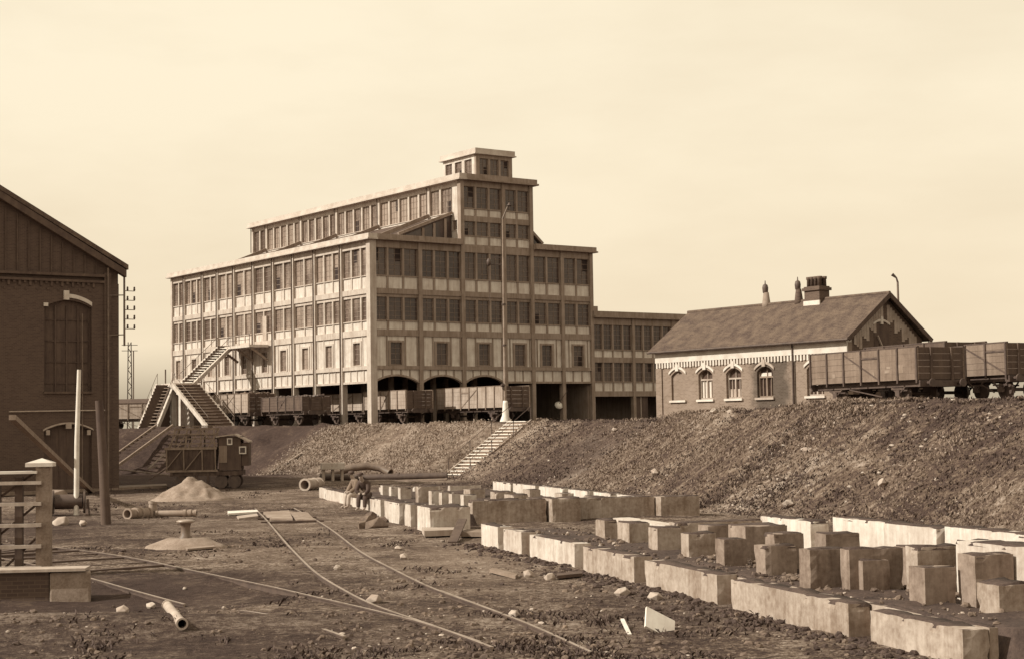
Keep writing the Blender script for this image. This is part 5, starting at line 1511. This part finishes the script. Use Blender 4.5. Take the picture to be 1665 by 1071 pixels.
# ------------------------------------------------------------------ noticeable stones
def hit(px, py):
    d = ray(px, py)
    for i in range(2400):
        t = (20 + i * .06) / d.y
        if CAMZ + d.z * t < terrain(d.x * t, d.y * t)[0]: return Vector((d.x * t, d.y * t, tz(d.x * t, d.y * t)))
    return None
h0, h1, h2 = hit(440, 769), hit(470, 752), hit(492, 738)
if h0 and h1 and h2:
    mb = MB(); up_ = Vector((0, 0, .1)); mb.beam(h0 + up_, h1 + up_, .3, .1); mb.beam(h1 + up_, h2 + up_ * 1.3, .26, .1)
    tag(mb.build('plank', 'pale_wood'), 'pale plank lying up the foot of the grassy bank, near its dark left part', 'plank')
stones = [(657, 909, .17, 'large pale stone in the yard between the two rail pairs'), (549, 925, .12, 'white stone beside the bend of the left rail'), (860, 937, .16, 'flat white stone left of another before the near foundation'),
          (895, 942, .17, 'blocky white stone before the near foundation wall'), (648, 893, .12, 'pale stone above the largest yard stone'), (1012, 968, .18, 'pale stone below the fourth foundation segment'),
          (1065, 975, .16, 'angular pale stone below the slot of the foundation wall'), (836, 1001, .12, 'pale stone just right of the right-hand rail'), (610, 979, .15, 'rounded stone between the crossing rails'),
          (300, 958, .07, 'small white stone in the dark dip'), (245, 988, .12, 'low pale stone by the pipe at the near left'), (200, 996, .13, 'flat stone near the pale stone block'), (1283, 822, .28, 'upright white boulder on the bank above the back wall'),
          (1310, 735, .22, 'pale stone half way up the bank'), (1435, 788, .25, 'pale stone low on the bank toward the right'), (1160, 672, .25, 'pale stone on the crest below the house windows'), (1188, 673, .22, 'flat pale stone on the crest right of the house door'),
          (1065, 772, .3, 'long pale stone low on the bank below the house'), (1000, 700, .2, 'pale stone high on the bank right of the stairs')]
stones[16] = (1188, 673, .22, 'flat pale stone on the crest under the third house window')
for px, py, r, lab in stones:
    # march the ray to the ground
    d = ray(px, py); k = None
    for i in range(2000):
        t = (20 + i * .06) / d.y
        if CAMZ + d.z * t < terrain(d.x * t, d.y * t)[0]: k = t; break
    if k is None: continue
    x, y = d.x * k, d.y * k
    mb = MB(); rock_mesh(mb, (0, 0, 0), r, .75)
    o = mb.build('stone', 'pale_stone', None, .01); o.location = (x, y, tz(x, y) + r * .3)
    tag(o, lab, 'stone', 'loose stones')

# ------------------------------------------------------------------ heap of rubble by the seated men
for i, (px, py, r) in enumerate(((598, 852, .26), (612, 858, .3), (604, 843, .22), (590, 858, .2), (620, 848, .2))):
    c = ground(px, py); mb = MB(); rock_mesh(mb, (0, 0, 0), r * 1.5, .7)
    o = mb.build('broken_block', 'rubble_stone', None, .01); o.location = (c.x, c.y, tz(c.x, c.y) + r * .3)
    tag(o, ['broken concrete lump in the pile below the seated men, at the middle', 'largest broken lump at the foot of the pile below the seated men', 'topmost broken lump of the pile below the seated men', 'leftmost broken lump of the pile below the seated men', 'broken lump touching the far foundation wall beside the seated men'][i], 'rubble', 'broken lumps below the seated men')

# ------------------------------------------------------------------ posts and frames at the near left
p = ground(124, 838)
m = MB(); m.tube([(0, 0, -.3), (.03, 0, 3), (.12, .0, atY(130, 601, p.y).z)], [.11, .10, .08], 10); o = m.build('pale_pole', 'bright_wood'); o.location = (p.x, p.y, tz(p.x, p.y)); tag(o, 'thin pale pole standing before the dark brick building', 'pole')
p = ground(173, 853)
m = MB(); m.tube([(0, 0, -.3), (-.1, 0, 2), (-.26, 0, atY(161, 652, p.y).z)], [.19, .18, .15], 12); o = m.build('timber_post', 'dark_wood'); o.location = (p.x, p.y, tz(p.x, p.y)); tag(o, 'thick dark timber post right of the pale pole', 'post')
m = MB(); a = atY(20, 678, 63); b = ground(150, 800); m.beam(a, (b.x, b.y, tz(b.x, b.y)), .26, .2); o = m.build('timber_brace', 'mid_wood'); tag(o, 'long slanting timber brace crossing in front of the dark doorway', 'brace')

tp = Vector((-11.33, 39.4, 0)); tp.z = tz(tp.x, tp.y)
TT = empty('slatted_post', tuple(tp), .12, 'pale concrete post with slats and a white cap at the left edge', 'post')
H_ = 2.62
MB().box(-.17, .17, -.17, .17, -.3, H_).build('post', 'sand', TT, .015)
m = MB()
for x in (-1.1, -.58):
    m.box(x - .09, x + .09, -.1, .1, -.3, H_ - .25)
for k in range(3): m.beam((-1.05, .12, .1 + k * .9), (-.2, .12, .9 + k * .8), .1, .05)
m.build('rear_post', 'dark_wood', TT)
for k in range(5): MB().box(-1.25, -.02, -.32, -.18, .18 + k * .505, .26 + k * .505).build('slat', 'pale_wood' , TT)
m = MB(); m.box(-.40, .24, -.26, .26, H_ + .0, H_ + .09)
m.add([(-.40, -.26, H_ + .09), (.24, -.26, H_ + .09), (.24, .26, H_ + .09), (-.40, .26, H_ + .09), (-.05, 0, H_ + .2)], [(0, 1, 4), (1, 2, 4), (2, 3, 4), (3, 0, 4)])
m.build('cap', 'white_paint', TT)
MB().box(-1.3, -.12, -.34, .1, H_ - .16, H_ - .1).build('arm', 'white_paint', TT)
# low wall with plank and pale block
LWl = empty('low_wall', tuple(Vector((-10.15, 36.0, tz(-10.6, 36.0)))), .1, 'low dark wall with a plank on top and a pale stone end at the lower left', 'wall')
MB().box(-3, -.05, -.25, .25, -.5, .62).build('wall_body', 'dark_brick', LWl)
MB().box(-3, .75, -.4, .32, .62, .68).build('plank_top', 'pale_wood', LWl)
m = MB(); m.box(-.03, .8, -.3, .3, -.5, .6); m.v = [(x + random.uniform(-.06, .06) * (x > .5), y, z) for x, y, z in m.v]
m.build('stone_end', 'sand', LWl, .05)
# winch wreck between the posts
wp = ground(112, 838)
WN = empty('winch', (wp.x, wp.y, tz(wp.x, wp.y)), .2, 'dark iron winch with a drum standing behind the pale pole', 'winch')
MB().tube([(-.55, 0, .55), (.55, 0, .55)], .30, 16).build('drum', 'iron_dark', WN)
for x in (-.62, .62):
    MB().tube([(x - .03, 0, .55), (x + .03, 0, .55)], .48, 20).build('drum_flange', 'iron_dark', WN)
m = MB()
for x in (-.75, .75): m.beam((x, -.6, 0), (x, 0, .6), .1, .1); m.beam((x, .6, 0), (x, 0, .6), .1, .1); m.box(x - .06, x + .06, -.7, .7, -.05, .06)
m.build('frame', 'dark_wood', WN)
m = MB(); m.tube([(-.7, 0, .55), (-1.0, 0, .55), (-1.0, -.05, 1.0), (-1.2, -.05, 1.0)], .035, 8); m.build('crank', 'pale_stone', WN)
q = ground(100, 853)
mb = MB(); rock_mesh(mb, (0, 0, .1), .42, .6); o = mb.build('pale_sack', 'pale_wood', None, .03); o.location = (q.x, q.y, tz(q.x, q.y)); tag(o, 'pale sack lying at the foot of the winch', 'sack')
q = ground(135, 856)
mb = MB(); rock_mesh(mb, (0, 0, .1), .2, .7); o = mb.build('pale_sack', 'pale_wood', None, .02); o.location = (q.x, q.y, tz(q.x, q.y)); tag(o, 'small pale bundle right of the pale pole foot', 'sack')
q = ground(95, 812)
mb = MB(); rock_mesh(mb, (0, 0, .2), .6, .6); o = mb.build('tarpaulin_bundle', 'sand', None, .03); o.location = (q.x, q.y, tz(q.x, q.y)); tag(o, 'crumpled pale tarpaulin bundle behind the slatted post', 'bundle')

# ------------------------------------------------------------------ far mast, thin poles, lamp
py_ = 230
pb_ = atY(211, 660, py_)
LT = empty('lattice_pylon', (pb_.x, py_, tz(pb_.x, py_)), .3, 'far lattice pylon right of the dark brick building', 'pylon')
hh = atY(210, 556, py_).z - tz(pb_.x, py_)
m = MB(); w0, w1 = .34, .2
for sx_ in (-1, 1):
    for sy_ in (-1, 1): m.beam((sx_ * w0, sy_ * w0, 0), (sx_ * w1, sy_ * w1, hh), .1, .1)
m.build('legs', 'iron_dark', LT)
m = MB(); nb = 16
for k in range(nb):
    t0, t1 = k / nb, (k + 1) / nb; a = w0 + (w1 - w0) * t0; b = w0 + (w1 - w0) * t1; z0_, z1_ = hh * t0, hh * t1; s_ = 1 if k % 2 else -1
    m.beam((-a * s_, -a, z0_), (b * s_, -b, z1_), .06, .06); m.beam((-a * s_, a, z0_), (b * s_, b, z1_), .06, .06); m.beam((-a, a * s_, z0_), (-b, -b * s_, z1_), .06, .06); m.beam((a, a * s_, z0_), (b, -b * s_, z1_), .06, .06)
m.build('bracing', 'iron_dark', LT)
m = MB()
for z in (hh - .4, hh - 1.2): m.beam((-1.1, 0, z), (1.1, 0, z), .08, .08)
m.build('cross_arm', 'iron_dark', LT)
for i, (px, y0, y1, Y, lab) in enumerate(((217, 570, 668, 235, 'thin pole right beside the lattice pylon'), (254, 630, 664, 190, 'short leaning pole left of the footbridge landing'), (269, 600, 655, 200, 'thin far pole behind the footbridge landing'))):
    b = atY(px, y1, Y); t = atY(px - (3 if i == 1 else 0), y0, Y); zb = tz(b.x, Y)
    m = MB(); m.tube([(0, 0, 0), (t.x - b.x, 0, t.z - zb)], .09, 8); o = m.build('telegraph_pole', 'iron_mid'); o.location = (b.x, Y, zb); tag(o, lab, 'pole', 'far poles at the left')
# white enamel lamp between the ground-floor pillars
lp2 = atY(909, 658, 151)
m = MB(); m.lathe([(.06, .25), (.2, .18), (.42, .02), (.40, -.06)], (0, 0, 0), 16); o = m.build('enamel_lamp', 'porcelain'); o.location = lp2; o.rotation_euler = (.9, .35, 0)
m = MB(); m.tube([(0, 0, .2), (0, 0, lp2.z * 0 + .9), (.3, .9, 1.3)], .03, 6); m.build('lamp_bracket', 'iron_dark', o)
tag(o, 'white round lamp shade by a ground-floor pillar right of the lamp mast', 'lamp')

# ------------------------------------------------------------------ two seated workmen
def figure(name, joints, edges, radii, m):
    me = bpy.data.meshes.new(name)
    keys = list(joints); idx = {k: i for i, k in enumerate(keys)}
    me.from_pydata([joints[k] for k in keys], [(idx[a], idx[b]) for a, b in edges], [])
    o = bpy.data.objects.new(name, me); COL.objects.link(o)
    o.modifiers.new('skin', 'SKIN')
    sv = me.skin_vertices[0].data if me.skin_vertices else None
    if sv is None:
        me.attributes  # pragma: no cover
    for k, i in idx.items():
        r = radii[k]; sv[i].radius = r if isinstance(r, tuple) else (r, r)
        sv[i].use_root = (k == 'pelvis')
    sb = o.modifiers.new('subsurf', 'SUBSURF'); sb.levels = 1; sb.render_levels = 2
    me.materials.append(MATS[m]); return o
def ensure_skin(me):
    bm = bmesh.new(); bm.from_mesh(me); bm.verts.layers.skin.verify(); bm.to_mesh(me); bm.free()
def seated(loc, rz, label, top_m, leg_m, lean=.25, scale=1.0, back=False):
    J = {'pelvis': (0, 0, .52), 'waist': (.04 * 1, 0, .68), 'chest': (.06 + lean * .35, 0, .93), 'neck': (.08 + lean * .6, 0, 1.08), 'head0': (.12 + lean * .7, 0, 1.17), 'head1': (.15 + lean * .78, 0, 1.31)}
    E = [('pelvis', 'waist'), ('waist', 'chest'), ('chest', 'neck'), ('neck', 'head0'), ('head0', 'head1')]
    Rr = {'pelvis': (.15, .17), 'waist': (.13, .15), 'chest': (.14, .18), 'neck': .06, 'head0': .085, 'head1': .085}
    for s_, n in ((1, 'l'), (-1, 'r')):
        J.update({n + 'hip': (.06, s_ * .10, .50), n + 'knee': (.46, s_ * .13, .52), n + 'ank': (.50, s_ * .13, .09), n + 'toe': (.68, s_ * .14, .04),
                  n + 'sh': (.07 + lean * .42, s_ * .19, .98), n + 'elb': (.20 + lean * .4, s_ * .25, .72), n + 'wr': (.42, s_ * .12, .63), n + 'palm': (.48, s_ * .09, .62)})
        E += [('pelvis', n + 'hip'), (n + 'hip', n + 'knee'), (n + 'knee', n + 'ank'), (n + 'ank', n + 'toe'), ('chest', n + 'sh'), (n + 'sh', n + 'elb'), (n + 'elb', n + 'wr'), (n + 'wr', n + 'palm')]
        Rr.update({n + 'hip': .10, n + 'knee': .07, n + 'ank': .05, n + 'toe': .04, n + 'sh': .075, n + 'elb': .055, n + 'wr': .035, n + 'palm': .036})
        for f_ in range(5):
            k1, k2 = n + 'f%d' % f_, n + 'g%d' % f_
            off = (f_ - 2) * .021
            ln = (.035, .05, .055, .05, .04)[f_]
            J[k1] = (.50 + ln * .6, s_ * .09 + off, .61); J[k2] = (.50 + ln, s_ * .09 + off * 1.05, .575)
            if f_ == 0: J[k1] = (.49, s_ * .09 - .045, .63); J[k2] = (.52, s_ * .09 - .055, .62)
            E += [(n + 'palm', k1), (k1, k2)]; Rr[k1] = .010; Rr[k2] = .008
    me = bpy.data.meshes.new('person'); keys = list(J); idx = {k: i for i, k in enumerate(keys)}
    me.from_pydata([J[k] for k in keys], [(idx[a], idx[b]) for a, b in E], []); ensure_skin(me)
    o = bpy.data.objects.new('person', me); COL.objects.link(o)
    sv = me.skin_vertices[0].data
    for k, i in idx.items():
        r = Rr[k]; sv[i].radius = r if isinstance(r, tuple) else (r, r); sv[i].use_root = (k == 'pelvis')
    o.modifiers.new('skin', 'SKIN'); sb = o.modifiers.new('subsurf', 'SUBSURF'); sb.levels = 1; sb.render_levels = 2
    me.materials.append(MATS['skin'])
    o.location = loc; o.rotation_euler = (0, 0, rz); o.scale = (scale,) * 3
    tag(o, label, 'person', 'workmen resting on the far foundation')
    # clothing grown over the same joints
    def cloth(name, ks, es, grow, m):
        me2 = bpy.data.meshes.new(name); id2 = {k: i for i, k in enumerate(ks)}
        me2.from_pydata([J[k] for k in ks], [(id2[a], id2[b]) for a, b in es], []); ensure_skin(me2)
        c = bpy.data.objects.new(name, me2); COL.objects.link(c); c.parent = o
        sv2 = me2.skin_vertices[0].data
        for k, i in id2.items():
            r = Rr[k]; r = r if isinstance(r, tuple) else (r, r); sv2[i].radius = (r[0] + grow, r[1] + grow); sv2[i].use_root = (i == 0)
        c.modifiers.new('skin', 'SKIN'); s2 = c.modifiers.new('subsurf', 'SUBSURF'); s2.levels = 1; s2.render_levels = 2
        me2.materials.append(MATS[m])
    cloth('jacket', ['waist', 'chest', 'neck', 'lsh', 'lelb', 'lwr', 'rsh', 'relb', 'rwr'], [('waist', 'chest'), ('chest', 'neck'), ('chest', 'lsh'), ('lsh', 'lelb'), ('lelb', 'lwr'), ('chest', 'rsh'), ('rsh', 'relb'), ('relb', 'rwr')], .034, top_m)
    cloth('trousers', ['pelvis', 'waist', 'lhip', 'lknee', 'lank', 'rhip', 'rknee', 'rank'], [('pelvis', 'waist'), ('pelvis', 'lhip'), ('lhip', 'lknee'), ('lknee', 'lank'), ('pelvis', 'rhip'), ('rhip', 'rknee'), ('rknee', 'rank')], .026, leg_m)
    hx = J['head1']
    c = MB(); c.lathe([(.12, -.01), (.125, .03), (.10, .08), (.04, .10)], (hx[0] - .01, 0, hx[2] + .0), 14); c.add([(hx[0] + .06, -.08, hx[2]), (hx[0] + .06, .08, hx[2]), (hx[0] + .20, .05, hx[2] - .02), (hx[0] + .20, -.05, hx[2] - .02)], [(0, 1, 2, 3)])
    c.build('cap', 'cloth_dark', o)
    f_ = MB(); z = (J['head0'][2] + hx[2]) / 2
    f_.add([(hx[0] + .08, -.012, z + .03), (hx[0] + .08, .012, z + .03), (hx[0] + .115, 0, z - .02), (hx[0] + .08, 0, z - .025)], [(0, 1, 2), (0, 2, 3), (1, 3, 2), (0, 3, 1)]); f_.build('nose', 'skin', o)
    e_ = MB()
    for s_ in (-1, 1): e_.box(hx[0] + .072, hx[0] + .088, s_ * .03 - .010, s_ * .03 + .010, z + .028, z + .042)
    e_.box(hx[0] + .07, hx[0] + .088, -.022, .022, z - .062, z - .054); e_.build('eyes_and_mouth', 'cloth_dark', o)
m1 = ground(597, 824); 
mp1 = AB(-23.0, .97); mp2 = AB(-21.1, .97)
back_ = math.atan2(-U2.y, -U2.x)
seated((mp1.x, mp1.y, .02), back_ + .25, 'workman in pale trousers sitting on the far foundation, the left of two', 'cloth_mid', 'cloth_pale', .2, 1.12)
seated((mp2.x, mp2.y, .02), back_ + .9, 'workman in dark clothes bending forward, the right of two seated men', 'cloth_dark', 'cloth_dark', .55, 1.12)
